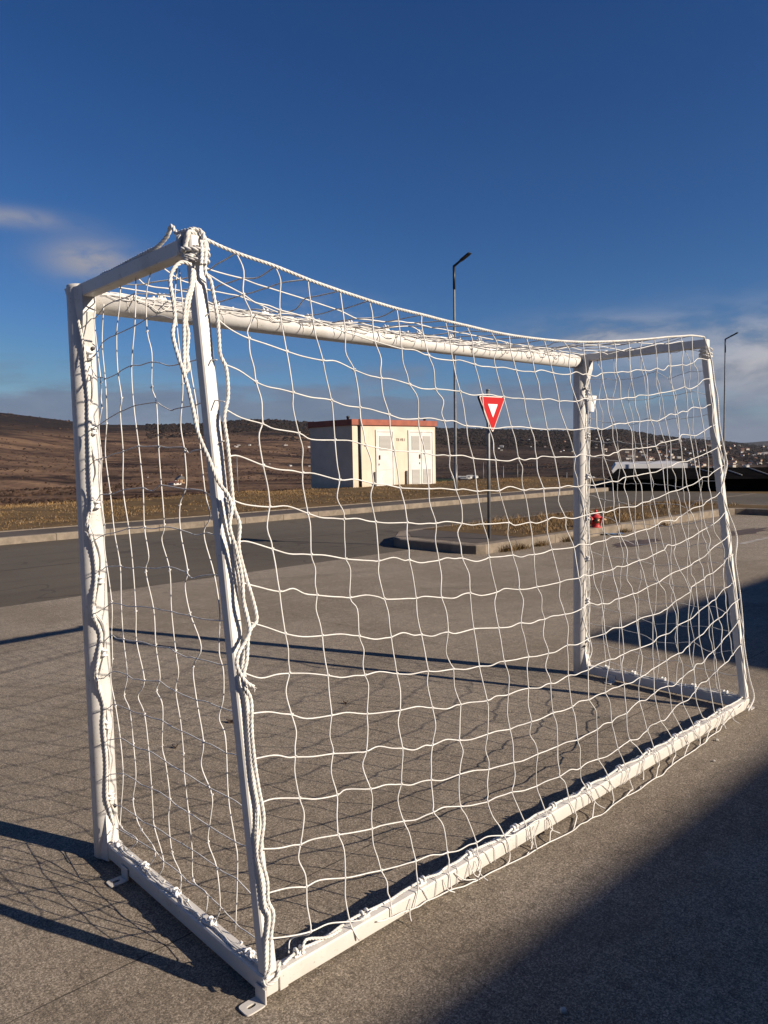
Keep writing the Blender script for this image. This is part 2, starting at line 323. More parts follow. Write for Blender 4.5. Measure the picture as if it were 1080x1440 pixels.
def f_hill(t, b):
    q = pos(t); sq = nd(t, 'ShaderNodeVectorMath', operation='MULTIPLY'); lk(t, q, sq.inputs[0]); sq.inputs[1].default_value = (.38, 1., 2.)
    s = sq.outputs[0]; n1 = noise(t, s, .008, 8, .62, .6); n2 = noise(t, s, .020, 8, .68, .8); n3 = noise(t, q, .12, 6, .6); sp = nd(t, 'ShaderNodeSeparateXYZ'); lk(t, q, sp.inputs[0])
    c = mixc(t, ramp(t, n1, .36, .62), (.076, .047, .033), (.128, .080, .054)); c = mixc(t, mth(t, 'MULTIPLY', ramp(t, n2, .50, .62), .8), c, (.20, .128, .080))
    c = mixc(t, mth(t, 'MULTIPLY', mth(t, 'SUBTRACT', 1., ramp(t, n2, .40, .48)), .9), c, (.022, .015, .014)); c = mixc(t, mth(t, 'MULTIPLY', ramp(t, n3, .55, .7), .5), c, (.032, .022, .018))
    # plough lines and forest: the crest is wooded, the east side is scrub
    wood = mth(t, 'MULTIPLY', ramp(t, mth(t, 'ADD', sp.outputs[2], mth(t, 'MULTIPLY', mth(t, 'SUBTRACT', n1, .5), 110.)), 34., 62.), 1.)
    east = ramp(t, mth(t, 'ADD', mth(t, 'DIVIDE', sp.outputs[0], sp.outputs[1]), mth(t, 'MULTIPLY', mth(t, 'SUBTRACT', n1, .5), .5)), -.06, .12)
    wc = mixc(t, ramp(t, n3, .4, .65), (.014, .0125, .013), (.027, .021, .020))
    c = mixc(t, mth(t, 'MULTIPLY', wood, .93), c, wc); c = mixc(t, mth(t, 'MULTIPLY', east, .82), c, mixc(t, ramp(t, n2, .42, .6), (.018, .015, .0145), (.042, .032, .027)))
    lk(t, c, b.inputs['Base Color']); bump(t, b, mth(t, 'ADD', n2, mth(t, 'MULTIPLY', n3, .5)), .9, 6.)
M['hill'] = mat('hillside_soil_and_scrub', (.08, .05, .03), .95, build=f_hill, spec=.05)
M['scrub'] = mat('bare_scrub', (.04, .026, .019), .95, build=vary((.028, .019, .016), (.075, .046, .031), .05, detail=3), spec=.05)
M['wood'] = mat('bare_woodland', (.02, .017, .016), .95, build=vary((.014, .013, .013), (.034, .025, .021), .04, detail=3), spec=.05)
def f_render(t, b):
    q = pos(t); sp = nd(t, 'ShaderNodeSeparateXYZ'); lk(t, q, sp.inputs[0]); n = noise(t, q, 1.6, 5); dr = nd(t, 'ShaderNodeVectorMath', operation='MULTIPLY'); lk(t, q, dr.inputs[0]); dr.inputs[1].default_value = (9, 9, .7)
    c = mixc(t, ramp(t, n, .35, .7), (.60, .515, .405), (.53, .45, .345)); c = mixc(t, mth(t, 'MULTIPLY', ramp(t, noise(t, dr.outputs[0], 1, 4), .55, .75), .3), c, (.45, .37, .27))
    c = mixc(t, mth(t, 'MULTIPLY', mth(t, 'SUBTRACT', 1., ramp(t, sp.outputs[2], .05, .45)), .45), c, (.38, .31, .22)); lk(t, c, b.inputs['Base Color']); bump(t, b, noise(t, q, 90, 3), .3, .004)
M['render'] = mat('cream_render', (.72, .6, .42), .8, build=f_render)
M['terracotta'] = mat('terracotta_fascia', (.22, .055, .028), .6, build=vary((.30, .075, .036), (.22, .055, .028), 3))
M['louvre'] = mat('grey_louvre', (.40, .385, .355), .55)
M['door'] = mat('white_door_paint', (.82, .80, .76), .45, build=vary((.62, .60, .57), (.55, .53, .49), 2.5))
M['dark'] = mat('dark_metal', (.018, .018, .02), .45, .2)
M['black'] = mat('black_cladding', (.006, .006, .007), 1., build=vary((.005, .005, .006), (.009, .0085, .0085), 1.5), spec=0.)
M['galv'] = mat('galvanised_steel', (.2, .2, .2), .5, .3, build=vary((.20, .20, .20), (.14, .14, .145), 8))
M['polegrey'] = mat('grey_lamp_paint', (.13, .13, .135), .45, .3)
M['red'] = mat('sign_red', (.42, .004, .004), .4)
M['signwhite'] = mat('sign_white', (.80, .78, .75), .4)
M['pink'] = mat('faded_white_edge', (.78, .62, .56), .45)
M['hydrant'] = mat('hydrant_red', (.5, .02, .022), .5, build=vary((.52, .018, .022), (.36, .022, .02), 14, fine=(60, (.30, .07, .05), .35)))
M['nozzle'] = mat('dull_brass', (.20, .13, .08), .4, .6)
M['whiteroof'] = mat('white_sheet_roof', (.50, .50, .51), .6)
M['trim'] = mat('pale_roof_trim', (.30, .28, .26), .6)
M['bwall'] = mat('depot_wall', (.34, .33, .31), .8, build=vary((.35, .34, .32), (.28, .27, .255), .6))
M['glass'] = mat('window_glass', (.02, .025, .03), .08)
M['hw1'] = mat('house_wall_cream', (.40, .36, .30), .8); M['hw2'] = mat('house_wall_white', (.50, .48, .45), .8); M['hw3'] = mat('house_wall_ochre', (.34, .22, .13), .8)
M['hr1'] = mat('house_roof_red', (.12, .050, .034), .8); M['hr2'] = mat('house_roof_grey', (.10, .092, .088), .7); M['hr3'] = mat('house_roof_tin', (.30, .29, .28), .6)
M['bark'] = mat('bare_bark', (.06, .042, .033), .9)
M['hedge'] = mat('dark_green_mesh', (.012, .03, .02), .8)
M['leaf'] = mat('dead_leaf', (.035, .02, .012), .8)
M['blue'] = mat('blue_plastic_wrapper', (.10, .17, .27), .35)
M['stone'] = mat('pale_chip', (.42, .40, .36), .8)
M['rubber'] = mat('bolt_steel', (.03, .028, .026), .5, .5)
# ================================================================== SETTING
def sheet(u0, u1, v0, v1, z): return MB().add([P(u0, v0, z), P(u1, v0, z), P(u1, v1, z), P(u0, v1, z)], [(0, 1, 2, 3)])
structure(sheet(-70, 31, -60, 25.9, -.012), 'ground', M['earth'])
structure(sheet(-70, 16.62, -55, 7.98, 0.), 'concrete_yard', M['concrete'])
structure(sheet(-70, 24.6, 7.98, 13.99, -.004).add(*(lambda q: (q.v[0], q.f))(sheet(16.62, 24.6, -50, 7.98, -.004))), 'asphalt_road', M['asphalt'])
k = MB()
k.prism([P(-70, 14.0, -.02), P(24.4, 14.0, -.02), P(24.4, 14.0, .105), P(24.4, 14.015, .12), P(-70, 14.015, .12), P(-70, 14.0, .105)][:1] and [P(-70, 14.0, -.02), P(-70, 14.0, .105), P(-70, 14.018, .122), P(-70, 14.15, .122), P(-70, 14.15, -.02)], P(94.4, 0))
structure(k, 'kerb', M['kerb'])
k = MB(); k.prism([P(-70, 15.27, -.02), P(-70, 15.27, .128), P(-70, 15.34, .128), P(-70, 15.34, -.02)], P(94.4, 0)); structure(k, 'pavement_edging', M['kerb'])
structure(MB().prism([P(-70, 14.153, -.02), P(-70, 14.153, .112), P(-70, 15.267, .112), P(-70, 15.267, -.02)], P(94.4, 0)), 'pavement', M['pavement'])
# traffic island and the kerb that turns off to the right
isl = [(16.62, -50), (16.62, 6.5), (16.52, 6.68), (16.35, 6.78), (8.3, 6.78), (8.18, 6.86), (8.12, 7.0), (8.08, 8.3), (8.2, 8.55), (8.85, 9.12), (9.1, 9.2), (17.9, 9.2), (17.9, -50)]
k = MB(); zb = -.02
lo = [P(a, b, zb) for a, b in isl]; top = [P(a, b, .118) for a, b in isl]
cx = np.array(isl); 
def inset(poly, d):
    out = []; n = len(poly)
    for i in range(n):
        p0, p1, p2 = np.array(poly[i-1]), np.array(poly[i]), np.array(poly[(i+1) % n]); a = p1-p0; b = p2-p1; a = a/np.linalg.norm(a); b = b/np.linalg.norm(b)
        na = np.array([a[1], -a[0]]); nb = np.array([b[1], -b[0]]); m = na+nb; m = m/np.dot(m, na); out.append(tuple(p1+m*d))
    return out
def orient(poly, d):
    A = sum(poly[i][0]*poly[(i+1) % len(poly)][1]-poly[(i+1) % len(poly)][0]*poly[i][1] for i in range(len(poly))); return inset(poly, d if A < 0 else -d)
in1 = orient(isl, .02); in2 = orient(isl, .17); n = len(isl)
v = lo + top + [P(a, b, .132) for a, b in in1]; f = []
for L in (0, n): f += [(L+i, L+(i+1) % n, L+n+(i+1) % n, L+n+i) for i in range(n)]
f.append(tuple(range(2*n, 3*n))); k.add(v, f); structure(k, 'traffic_island', M['kerb'])
in3 = [(a, b) for a, b in in2]; nose = [(max(a, 9.35), b) for a, b in in3]
k = MB(); k.add([P(a, b, .1365) for a, b in nose if True], [tuple(range(n))]); structure(k, 'island_soil', M['earth'])
k = MB(); k.add([P(a, b, .1345) for a, b in ((8.35, 6.98), (9.35, 6.98), (9.35, 8.98), (8.9, 8.93), (8.35, 8.3))], [(0, 1, 2, 3, 4)]); structure(k, 'island_paving', M['pavement'])
# verge: uneven grass ground between pavement and slope
nu, nv = 260, 34; U = np.linspace(-70, 31, nu); Vv = np.linspace(15.34, 25.9, nv); UU, VV = np.meshgrid(U, Vv)
ZZ = .10 + .05*np.minimum(1, (VV-15.34)/.8) + fbm(UU*.35, VV*.35)*.28*np.minimum(1, (VV-15.3)/2.) - .22*np.clip((VV-22.5)/3.4, 0, 1)**1.5
def verge_z(u, v):
    return .10 + .05*np.minimum(1, (v-15.34)/.8) + fbm(np.asarray(u)*.35, np.asarray(v)*.35)*.28*np.minimum(1, (v-15.3)/2.) - .22*np.clip((v-22.5)/3.4, 0, 1)**1.5
vv = np.stack([UU*WU[0]+VV*WV[0], UU*WU[1]+VV*WV[1], ZZ], -1).reshape(-1, 3)
ff = [(j*nu+i, j*nu+i+1, (j+1)*nu+i+1, (j+1)*nu+i) for j in range(nv-1) for i in range(nu-1)]
k = MB(); k.add(vv, ff, 0, True); structure(k, 'verge', M['earth'])
# ------------------------------------------------------------------ hills
sil = [(-700, 552), (-400, 556), (-200, 562), (0, 580), (60, 587), (105, 592), (140, 597), (220, 597), (300, 595), (330, 591), (380, 590), (440, 594), (520, 598), (620, 602), (700, 604), (800, 606), (840, 605), (861, 604), (884, 605), (908, 610), (938, 614), (973, 617.5), (1021, 621), (1044, 624), (1080, 628), (1200, 632), (1400, 630), (1800, 624)]
sr = [ray(*q) for q in sil]; S_AZ = np.array([math.atan2(d[0], d[1]) for d in sr]); S_EL = np.array([d[2]/math.hypot(d[0], d[1]) for d in sr])
def az_px(x): d = ray(x, 630); return math.atan2(d[0], d[1])
DR_AZ = np.array([az_px(x) for x in (-600, 250, 420, 860, 960, 1080, 1400)]); DR = np.array([1500, 1700, 1900, 2300, 2900, 3900, 4500.])
def ground_z(x, y, detail=True):
    x = np.asarray(x, float); y = np.asarray(y, float); D = np.hypot(x, y); A = np.arctan2(x, y)
    rel = np.interp(A, S_AZ, S_EL); dr = np.interp(A, DR_AZ, DR); L = np.log(np.maximum(D, 1.))
    e = np.where(D < 150, -.064+.011*np.clip((L-math.log(45))/(math.log(150)-math.log(45)), -1, 1),
        np.where(D < 600, -.053+.020*(L-math.log(150))/(math.log(600)-math.log(150)), 0))
    tt = np.clip((L-math.log(600))/(np.log(dr)-math.log(600)), 0, 1); ts = tt*.55+.45*tt*tt*(3-2*tt)
    e = np.where(D >= 600, -.033+(rel+.033)*ts, e)
    z = CAM_H + D*e
    z = np.where(D > dr, CAM_H + dr*rel - (D-dr)*.10, z)
    if detail:
        wgt = np.clip((D-60)/400, 0, 1)*np.clip(1-((D-dr*.72)/(dr*.28)), .10, 1)
        z = z + fbm(x/260., y/260.)*20*wgt + fbm(x/60., y/60.)*5.0*wgt
    u, v = UV(x, y)
    return np.where((v < 27.0) & (u < 32.0), np.minimum(z, -2.6), z)
na, nr = 620, 250; Aa = np.linspace(R(-62), R(58), na); Dd = np.exp(np.linspace(math.log(22), math.log(6200), nr)); AA, DD = np.meshgrid(Aa, Dd)
hx, hy = DD*np.sin(AA), DD*np.cos(AA); hz = ground_z(hx, hy)
k = MB(); k.add(np.stack([hx, hy, hz], -1).reshape(-1, 3), [(j*na+i, j*na+i+1, (j+1)*na+i+1, (j+1)*na+i) for j in range(nr-1) for i in range(na-1)], 0, True); structure(k, 'hills', M['hill'])
# far blue range beyond the valley, and plain ground all round behind the camera
k = MB(); xs = np.linspace(R(8), R(60), 120); ph = np.array([[9000*math.sin(a), 9000*math.cos(a), 0] for a in xs]); hh = 50+40*np.array([fbm(np.array(a*9.), np.array(2.2)) for a in xs])*2 + 25*np.clip((xs-R(24))/R(10), 0, 1)
v = np.vstack([ph+[0, 0, -40], ph+np.c_[np.zeros((120, 2)), hh], ph*1.15+np.c_[np.zeros((120, 2)), hh*.2-60]]); f = [(i, i+1, 121+i, 120+i) for i in range(119)]+[(120+i, 121+i, 241+i, 240+i) for i in range(119)]
k.add(v, f, 0, True); structure(k, 'far_range', M['hill'])
k = MB(); ring = [(-7000, -7000), (7000, -7000), (7000, 2), (-7000, 2)]; k.add([(a, b, -3.) for a, b in ring], [(0, 1, 2, 3)]); structure(k, 'lowland', M['earth'])
def hit(px, py, d0=60, d1=5000):
    d = ray(px, py); ds = np.exp(np.linspace(math.log(d0), math.log(d1), 900)); p = EYE[None]+ds[:, None]*d[None]
    below = np.nonzero(p[:, 2] < ground_z(p[:, 0], p[:, 1]))[0]
    return p[below[0]] if len(below) else None
# scrub and woodland clumps: nobody could count them
def clumps(n, dmin, dmax, size, keep, name, material):
    base = np.array([(1, 0, -.3), (-1, 0, -.3), (0, 1, -.3), (0, -1, -.3), (.6, .6, .55), (-.6, .6, .55), (-.6, -.6, .55), (.6, -.6, .55), (0, 0, 1)]); fc = [(0, 2, 4), (2, 1, 5), (1, 3, 6), (3, 0, 7), (0, 4, 7), (2, 5, 4), (1, 6, 5), (3, 7, 6), (4, 5, 8), (5, 6, 8), (6, 7, 8), (7, 4, 8)]
    A = rng.uniform(R(-40), R(40), n); D = np.exp(rng.uniform(math.log(dmin), math.log(dmax), n)); x, y = D*np.sin(A), D*np.cos(A); z = ground_z(x, y)
    m = keep(x, y, z, D, A); x, y, z, D = x[m], y[m], z[m], D[m]; s = size(D)*rng.uniform(.6, 1.5, len(x)); B = rng.normal(0, .22, (len(x), 9, 3))+base[None]
    V3 = B*s[:, None, None]*np.array([1, 1, .8]) + np.stack([x, y, z], 1)[:, None]
    fa = (np.arange(len(x))[:, None, None]*9+np.array(fc)[None]).reshape(-1, 3)
    k = MB(); k.add(V3.reshape(-1, 3), fa.tolist()); o = k.build(name, material); tag(o, kind='stuff'); return o
u_ = lambda x, y: UV(x, y)
o = clumps(26000, 120, 1900, lambda D: .35+D*.0007, lambda x, y, z, D, A: (fbm(x/160., y/70., 4) > -.01) & (u_(x, y)[1] > 40), 'hillside_scrub', M['scrub'])
tag(o, 'dark bare scrub scattered over the brown hillside', 'scrub')
o = clumps(52000, 900, 4200, lambda D: 1.1+D*.0009, lambda x, y, z, D, A: (np.interp(A, S_AZ, S_EL)-(z-CAM_H)/D < .016+.014*fbm(x/400., y/400.)*2+.012*(A > -.13)) & (D < np.interp(A, DR_AZ, DR)*1.03) & (A > -.30) , 'ridge_woodland', M['wood'])
tag(o, 'dark bare woodland along the crest of the hills', 'woodland')
# ------------------------------------------------------------------ air: far slopes pale a little
hz = MB(); hz.box((0, 3000, 95), (9500, 9500, 205)); hm = bpy.data.materials.new('thin_haze'); hm.use_nodes = True; ht = hm.node_tree; ht.nodes.clear()
ho = nd(ht, 'ShaderNodeOutputMaterial'); hv = nd(ht, 'ShaderNodeVolumePrincipled'); hv.inputs['Color'].default_value = (.75, .84, 1., 1); hv.inputs['Density'].default_value = .000022; hv.inputs['Anisotropy'].default_value = .2
lk(ht, hv.outputs[0], ho.inputs['Volume']); tag(hz.build('haze', hm), 'thin pale haze over the far hills', kind='stuff')
# ------------------------------------------------------------------ grass
def blades(n, uvf, zf, hmin, hmax, wd, mats, name, label):
    u, v, den = uvf(n); m = rng.random(len(u)) < den; u, v = u[m], v[m]; z = zf(u, v)
    x = u*WU[0]+v*WV[0]; y = u*WU[1]+v*WV[1]; a = rng.uniform(0, 2*math.pi, len(x)); h = rng.uniform(hmin, hmax, len(x))*(.6+.9*np.clip(fbm(u*.6, v*.6)*2.2+.5, 0, 1)); ln = rng.normal(0, .55, (len(x), 2))*h[:, None]; w = wd*rng.uniform(.6, 1.4, len(x))
    p = np.stack([x, y, z-.01], 1); dx = np.stack([np.cos(a)*w, np.sin(a)*w, 0*a], 1); tip = p+np.c_[ln, h]; md = p+np.c_[ln*.35, h*.6]
    V3 = np.stack([p-dx, p+dx, md+dx*.7, md-dx*.7, tip], 1).reshape(-1, 3); b0 = np.arange(len(x))*5
    k = MB(); k.v.append(V3); k.n = len(V3); k.f = [t for i in b0.tolist() for t in ((i, i+1, i+2, i+3), (i+3, i+2, i+4))]
    sel = rng.random(len(x)); pat = fbm(u*.25+9, v*.45+4); mi = np.where(sel < .28+pat*1.3, 0, np.where(sel < .58+pat*.8, 1, np.where(sel < .93, 2, 3))); k.m = np.repeat(mi, 2).tolist(); k.smooth = [False]*len(k.m)
    return tag(k.build(name, mats), label, 'grass', kind='stuff')
GM = [M['g_olive'], M['g_brown'], M['g_straw'], M['g_pale']]
def f_verge(n):
    u = rng.uniform(-14, 30, n); v = 15.36+10.4*rng.random(n)**.9; den = np.clip(.50+fbm(u*.9, v*.9)*3.2, .04, 1); inside = (u > 20.0) & (u < 24.9) & (v > 23.0) & (v < 25.9); return u, v, np.where(inside, 0, den)
blades(150000, f_verge, verge_z, .015, .055, .006, GM, 'dry_grass', 'short dry straw coloured grass on the verge beyond the road')
def f_far(n): u = rng.uniform(-14, 30, n); v = rng.uniform(24.3, 25.9, n); return u, v, np.full(n, .9)*((u < 19.5) | (u > 25.2))
blades(16000, f_far, verge_z, .03, .12, .007, [M['g_straw'], M['g_brown'], M['g_straw'], M['g_pale']], 'tall_dry_grass', 'taller pale dry grass along the brow of the verge')
def f_isl(n): u = rng.uniform(9.6, 17.5, n); v = rng.uniform(6.98, 9.0, n); return u, v, np.clip(.45+fbm(u*1.1, v*1.1)*3, 0, 1)*np.clip((u-9.2)/1.5, .1, 1)
blades(16000, f_isl, lambda u, v: np.full(len(u), .138), .03, .11, .004, GM, 'island_grass', 'thin brown grass growing on the traffic island')
def f_weed(n):
    c = rng.choice(np.array([8.75, 9.05, 9.55, 10.3, 10.55, 12.0, 13.4]), n); u = c+rng.normal(0, .09, n); v = 6.755-np.abs(rng.normal(0, .05, n)); return u, v, np.ones(n)
blades(1100, f_weed, lambda u, v: np.zeros(len(u)), .03, .13, .0035, [M['g_olive'], M['g_brown'], M['g_olive'], M['g_straw']], 'kerb_weeds', 'tufts of weed along the foot of the island kerb')
# marks on the ground
def patch(cu, cv, ru, rv, z, name, m, n=22):
    a = np.linspace(0, 2*math.pi, n, endpoint=False); r = 1+rng.normal(0, .14, n); structure(MB().add([P(cu+ru*q*math.cos(t), cv+rv*q*math.sin(t), z) for t, q in zip(a, r)], [tuple(range(n))]), name, m)
patch(10.68, 5.80, .62, .22, .004, 'tar_patch', M['tar']); patch(13.2, 5.16, .75, .2, .004, 'tar_patch', M['tar'])
structure(sheet(11.5, 14.5, 4.50, 4.60, .004), 'worn_paint_line', mat('worn_line_paint', (.34, .32, .29), .8, build=vary((.36, .34, .31), (.20, .175, .15), 5)))
structure(sheet(-60, 24.4, 10.66, 10.70, .0), 'road_seam', mat('road_seam_filler', (.12, .10, .085), .85, build=vary((.150, .128, .108), (.085, .070, .058), 1.1, .45, .55)))
structure(sheet(9.6, 24.4, 9.215, 9.34, .0), 'gutter_strip', M['kerb'])
# ================================================================== BUILDINGS BEHIND
def abox(mb, u0, u1, v0, v1, z0, z1, mi=0, bevel=0.): return mb.box(P((u0+u1)/2, (v0+v1)/2, (z0+z1)/2), ((u1-u0)/2, (v1-v0)/2, (z1-z0)/2), AXES, mi, bevel)
AXES = np.array([[WU[0], WU[1], 0], [WV[0], WV[1], 0], [0, 0, 1]])
fu, fv = UV(-1.21, 30.5); TU0, TU1, TV0, TV1 = fu, fu+4.85, fv, fv+2.75
t = thing('transformer_station', P(fu, fv, 0), 'small cream transformer hut with red fascia and white louvred doors on the verge', 'hut')
abox(MB(), TU0, TU1, TV0, TV1, -.5, 2.62).build('wall', M['render'], t)
abox(MB(), TU0-.07, TU1+.07, TV0-.07, TV1+.07, 2.622, 2.86, 0, .01).build('roof', M['terracotta'], t)
dpp = MB(); dpp.tube([P(TU0+.36, TV0-.06, .0), P(TU0+.36, TV0-.06, 2.61)], .045, 10); dpp.build('downpipe', M['dark'], t)
gt = MB(); abox(gt, TU0+.30, TU0+.42, TV0-.093, TV0-.072, 2.62, 2.865); gt.build('downpipe_head', M['dark'], t)
def hut_door(u0, u1, z0, z1, leaves):
    fr = MB()
    for a, b, c, d in ((u0-.09, u0, z0, z1+.09), (u1, u1+.09, z0, z1+.09), (u0, u1, z1, z1+.09)): abox(fr, a, b, TV0-.045, TV0-.002, c, d, 0, .006)
    fo = fr.build('door_frame', M['door'], t)
    w = (u1-u0)/leaves
    for i in range(leaves):
        a, b = u0+i*w+.012, u0+(i+1)*w-.012; d = MB(); abox(d, a, b, TV0-.03, TV0-.003, z0, z1-.01, 0, .006); do = d.build('door', M['door'], t)
        for (c, e) in (((z1-.16-.60), z1-.16),) + (((z0+.08, z0+.70),) if leaves == 2 else ()):
            lv = MB(); fs = MB(); ia, ib = a+.09, b-.09
            abox(lv, ia, ib, TV0-.034, TV0-.031, c, e)
            for s_ in range(12):
                zc = c+(s_+.5)*(e-c)/12; lv.prism([P(ia+.01, TV0-.035, zc+.018), P(ia+.01, TV0-.055, zc-.012), P(ia+.01, TV0-.035, zc-.006)], P(ib-ia-.02, 0))
            lv.build('louvre', M['louvre'], do)
        if i == 0:
            hd = MB(); abox(hd, (b-.13 if leaves == 2 else a+.06), (b-.06 if leaves == 2 else a+.13), TV0-.06, TV0-.031, 1.22, 1.40, 0, .01); hd.build('handle', M['dark'], do); hd = MB(); abox(hd, (b-.12 if leaves == 2 else a+.04), (b-.09 if leaves == 2 else a+.07), TV0-.055, TV0-.031, .98, 1.06, 0, .006); hd.build('lock', M['dark'], do)
    if leaves == 1:
        bl = MB(); abox(bl, u0+.12, u1-.12, TV0-.034, TV0-.031, z0+.72, z0+.735); bl.build('door_rail', M['louvre'], do)
hut_door(TU0+1.33, TU0+2.20, .06, 2.36, 1); hut_door(TU0+3.22, TU0+4.62, .06, 2.36, 2)
for uu in (TU0+1.15, TU0+2.98):
    p = MB(); abox(p, uu-.03, uu+.03, TV0-.10, TV0-.002, -.1, .72, 0, .008); p.build('cable_duct', M['galv'], t)
for uu, vv_ in ((TU0+.05, TV0+.3), (TU1-.3, TV0+.35)):
    p = MB(); p.lathe(P(uu, vv_, 2.862), [(.05, 0), (.05, .06), (.07, .07), (.07, .12), (.03, .14)], 12); p.build('roof_vent', M['dark'], t)
cu = bpy.data.curves.new('txt', 'FONT'); cu.body = 'TB VB I'; cu.size = .17; cu.extrude = .004
to = bpy.data.objects.new('txt', cu); S.collection.objects.link(to); bpy.context.view_layer.update(); me = bpy.data.meshes.new_from_object(to.evaluated_get(bpy.context.evaluated_depsgraph_get())); bpy.data.objects.remove(to)
lo_ = bpy.data.objects.new('lettering', me); S.collection.objects.link(lo_); me.materials.clear(); me.materials.append(mat('grey_lettering', (.20, .17, .13), .7)); lo_.parent = t
lo_.matrix_local = Matrix.Translation(Vector(P(TU0+2.42, TV0-.012, 1.98)-P(fu, fv, 0))) @ Matrix(((WU[0], 0, -WV[0], 0), (WU[1], 0, -WV[1], 0), (0, 1, 0, 0), (0, 0, 0, 1)))
# black hall sunk behind the end of the road, with dark roof and pale verge trims
H0, H1, HV0, HV1 = 24.75, 32., 13.6, -34.
t = thing('low_hall', P(28, 6, -3), 'long low black clad hall with dark roof beyond the end of the road', 'hall')
a1 = R(-4)
def HP(s, dpt, z):  # s along the front (from left end to the right), dpt behind it
    p0 = np.array([8.05, 26.75]); dr_ = np.array([math.cos(R(-24)), math.sin(R(-24))]); nr_ = np.array([-dr_[1], dr_[0]]); q = p0+dr_*s+nr_*dpt; return np.array([q[0], q[1], z])
k = MB(); k.prism([HP(0, 0, -3.2), HP(0, 8, -3.2), HP(0, 8, .40), HP(0, 0, .40)], HP(46, 0, 0)-HP(0, 0, 0)); k.build('wall', M['black'], t)
k = MB(); k.prism([HP(-.15, -.25, .405), HP(-.15, 8.2, .405), HP(-.15, 3.2, .70), HP(-.15, 2.9, .70)], HP(46, 0, 0)-HP(0, 0, 0)); rf = k.build('roof', M['black'], t)
def far(px, py, D): d = ray(px, py); return EYE+d*(D/d[1])
rp0 = HP(0, -.25, .405); rn = np.cross(HP(1, -.25, .405)-rp0, HP(0, 2.9, .70)-rp0); rn /= np.linalg.norm(rn); rn = rn if rn[2] > 0 else -rn
for (a, b) in (((1024, 661.5), (1043, 668.)), ((1052, 657.5), (1082, 668.)), ((985, 660.), (1000, 664.))):
    k = MB(); k.tube([on_plane(*a, rp0+rn*.02, rn), on_plane(*b, rp0+rn*.02, rn)], .020, 6); k.build('roof_trim', M['trim'], rf)
t = thing('white_roof_hall', P(*UV(18, 45), -3), 'distant hall with a long flat white roof behind the black hall', 'hall')
def WP(px, D, z): d = ray(px, 650); return np.array([d[0]/d[1]*D, D, z])
k = MB(); k.prism([WP(866, 46, -3.5), WP(964, 46, -3.5), WP(964, 46, .22), WP(866, 46, .22)], (3, 9, 0)); k.build('wall', M['black'], t)
k = MB(); k.prism([WP(861, 45.6, .222), WP(967, 45.6, .222), WP(967, 45.6, .55), WP(866, 45.6, .55)], (3, 10, 0)); k.build('roof', M['whiteroof'], t)
k = MB(); k.prism([WP(862, 45.55, .04), WP(893, 45.55, .19), WP(893, 45.55, .219), WP(860, 45.55, .219)], (.2, .04, 0)); k.build('canopy', M['whiteroof'], t)
# depot to the right of the camera: its roof line throws the shadows on the yard
SU, SV = SUN_UV[0], SUN_UV[1]
DV = -9.0
t = thing('depot_building', P(0, DV-5, 0), 'grey depot building with a stepped roof standing beside the yard', 'building')
hA = (1.33-DV)/-SV; hB = (3.18-DV)/-SV; uE = 5.02+SU*hB
abox(MB(), -40, uE, DV-12, DV, -.1, hA).build('wall', M['bwall'], t)
abox(MB(), uE+.002, 60, DV-12, DV, -.1, hB).build('stair_block', M['bwall'], t)
for i in range(11):
    for zz in (1.2, 3.4):
        u0 = -36+i*4.2; w_ = MB(); abox(w_, u0, u0+1.8, DV-.02, DV+.03, zz, zz+1.4, 0, .01); wo_ = w_.build('window', M['door'], t); g_ = MB(); abox(g_, u0+.08, u0+1.72, DV+.032, DV+.036, zz+.08, zz+1.32); g_.build('pane', M['glass'], wo_)
# ------------------------------------------------------------------ street lamps
def lamp(x, y, h, tilt, label):
    b0 = np.array([x, y, -.1]); t = thing('street_lamp', b0, label, 'street lamp', 'street lamps along the road')
    up = np.array([math.sin(tilt), 0, math.cos(tilt)]); tp = b0+up*(h+.1)
    k = MB(); k.tube([b0+up*q*(h+.1) for q in np.linspace(0, 1, 12)], np.linspace(.054, .034, 12), 14); k.build('pole', M['galv'], t)
    k = MB(); k.tube([b0, b0+up*1.15], .066, 14); k.build('base_sleeve', M['polegrey'], t)
    out = P(0, -1, 0); d = out*.86+np.array([0, 0, .36]); d /= np.linalg.norm(d)
    k = MB(); k.tube([tp-up*.75, tp+up*.02], .042, 12); k.tube([tp-up*.0, tp+d*.40], [.04, .034], 12); k.build('arm', M['dark'], t)
    sd_ = np.cross(d, up); sd_ /= np.linalg.norm(sd_); nn = np.cross(sd_, d); k = MB(); k.box(tp+d*.54+nn*.0, (.21, .085, .022), np.array([d, sd_, nn]), 0, .03); k.box(tp+d*.36, (.06, .05, .034), np.array([d, sd_, nn]), 0, .01); hd = k.build('lamp_head', M['dark'], t)
    k = MB(); k.box(tp+d*.56-nn*.025, (.14, .065, .004), np.array([d, sd_, nn])); k.build('lens', M['glass'], hd)
q = on_ground(641, 697.5); lamp(q[0], q[1], 7.50, .004, 'tall grey street lamp beside the cream transformer hut')
d = ray(1018, 632); D2 = 43.5; lamp(d[0]/d[1]*D2, D2, 7.55, -.001, 'far street lamp seen just right of the goal')
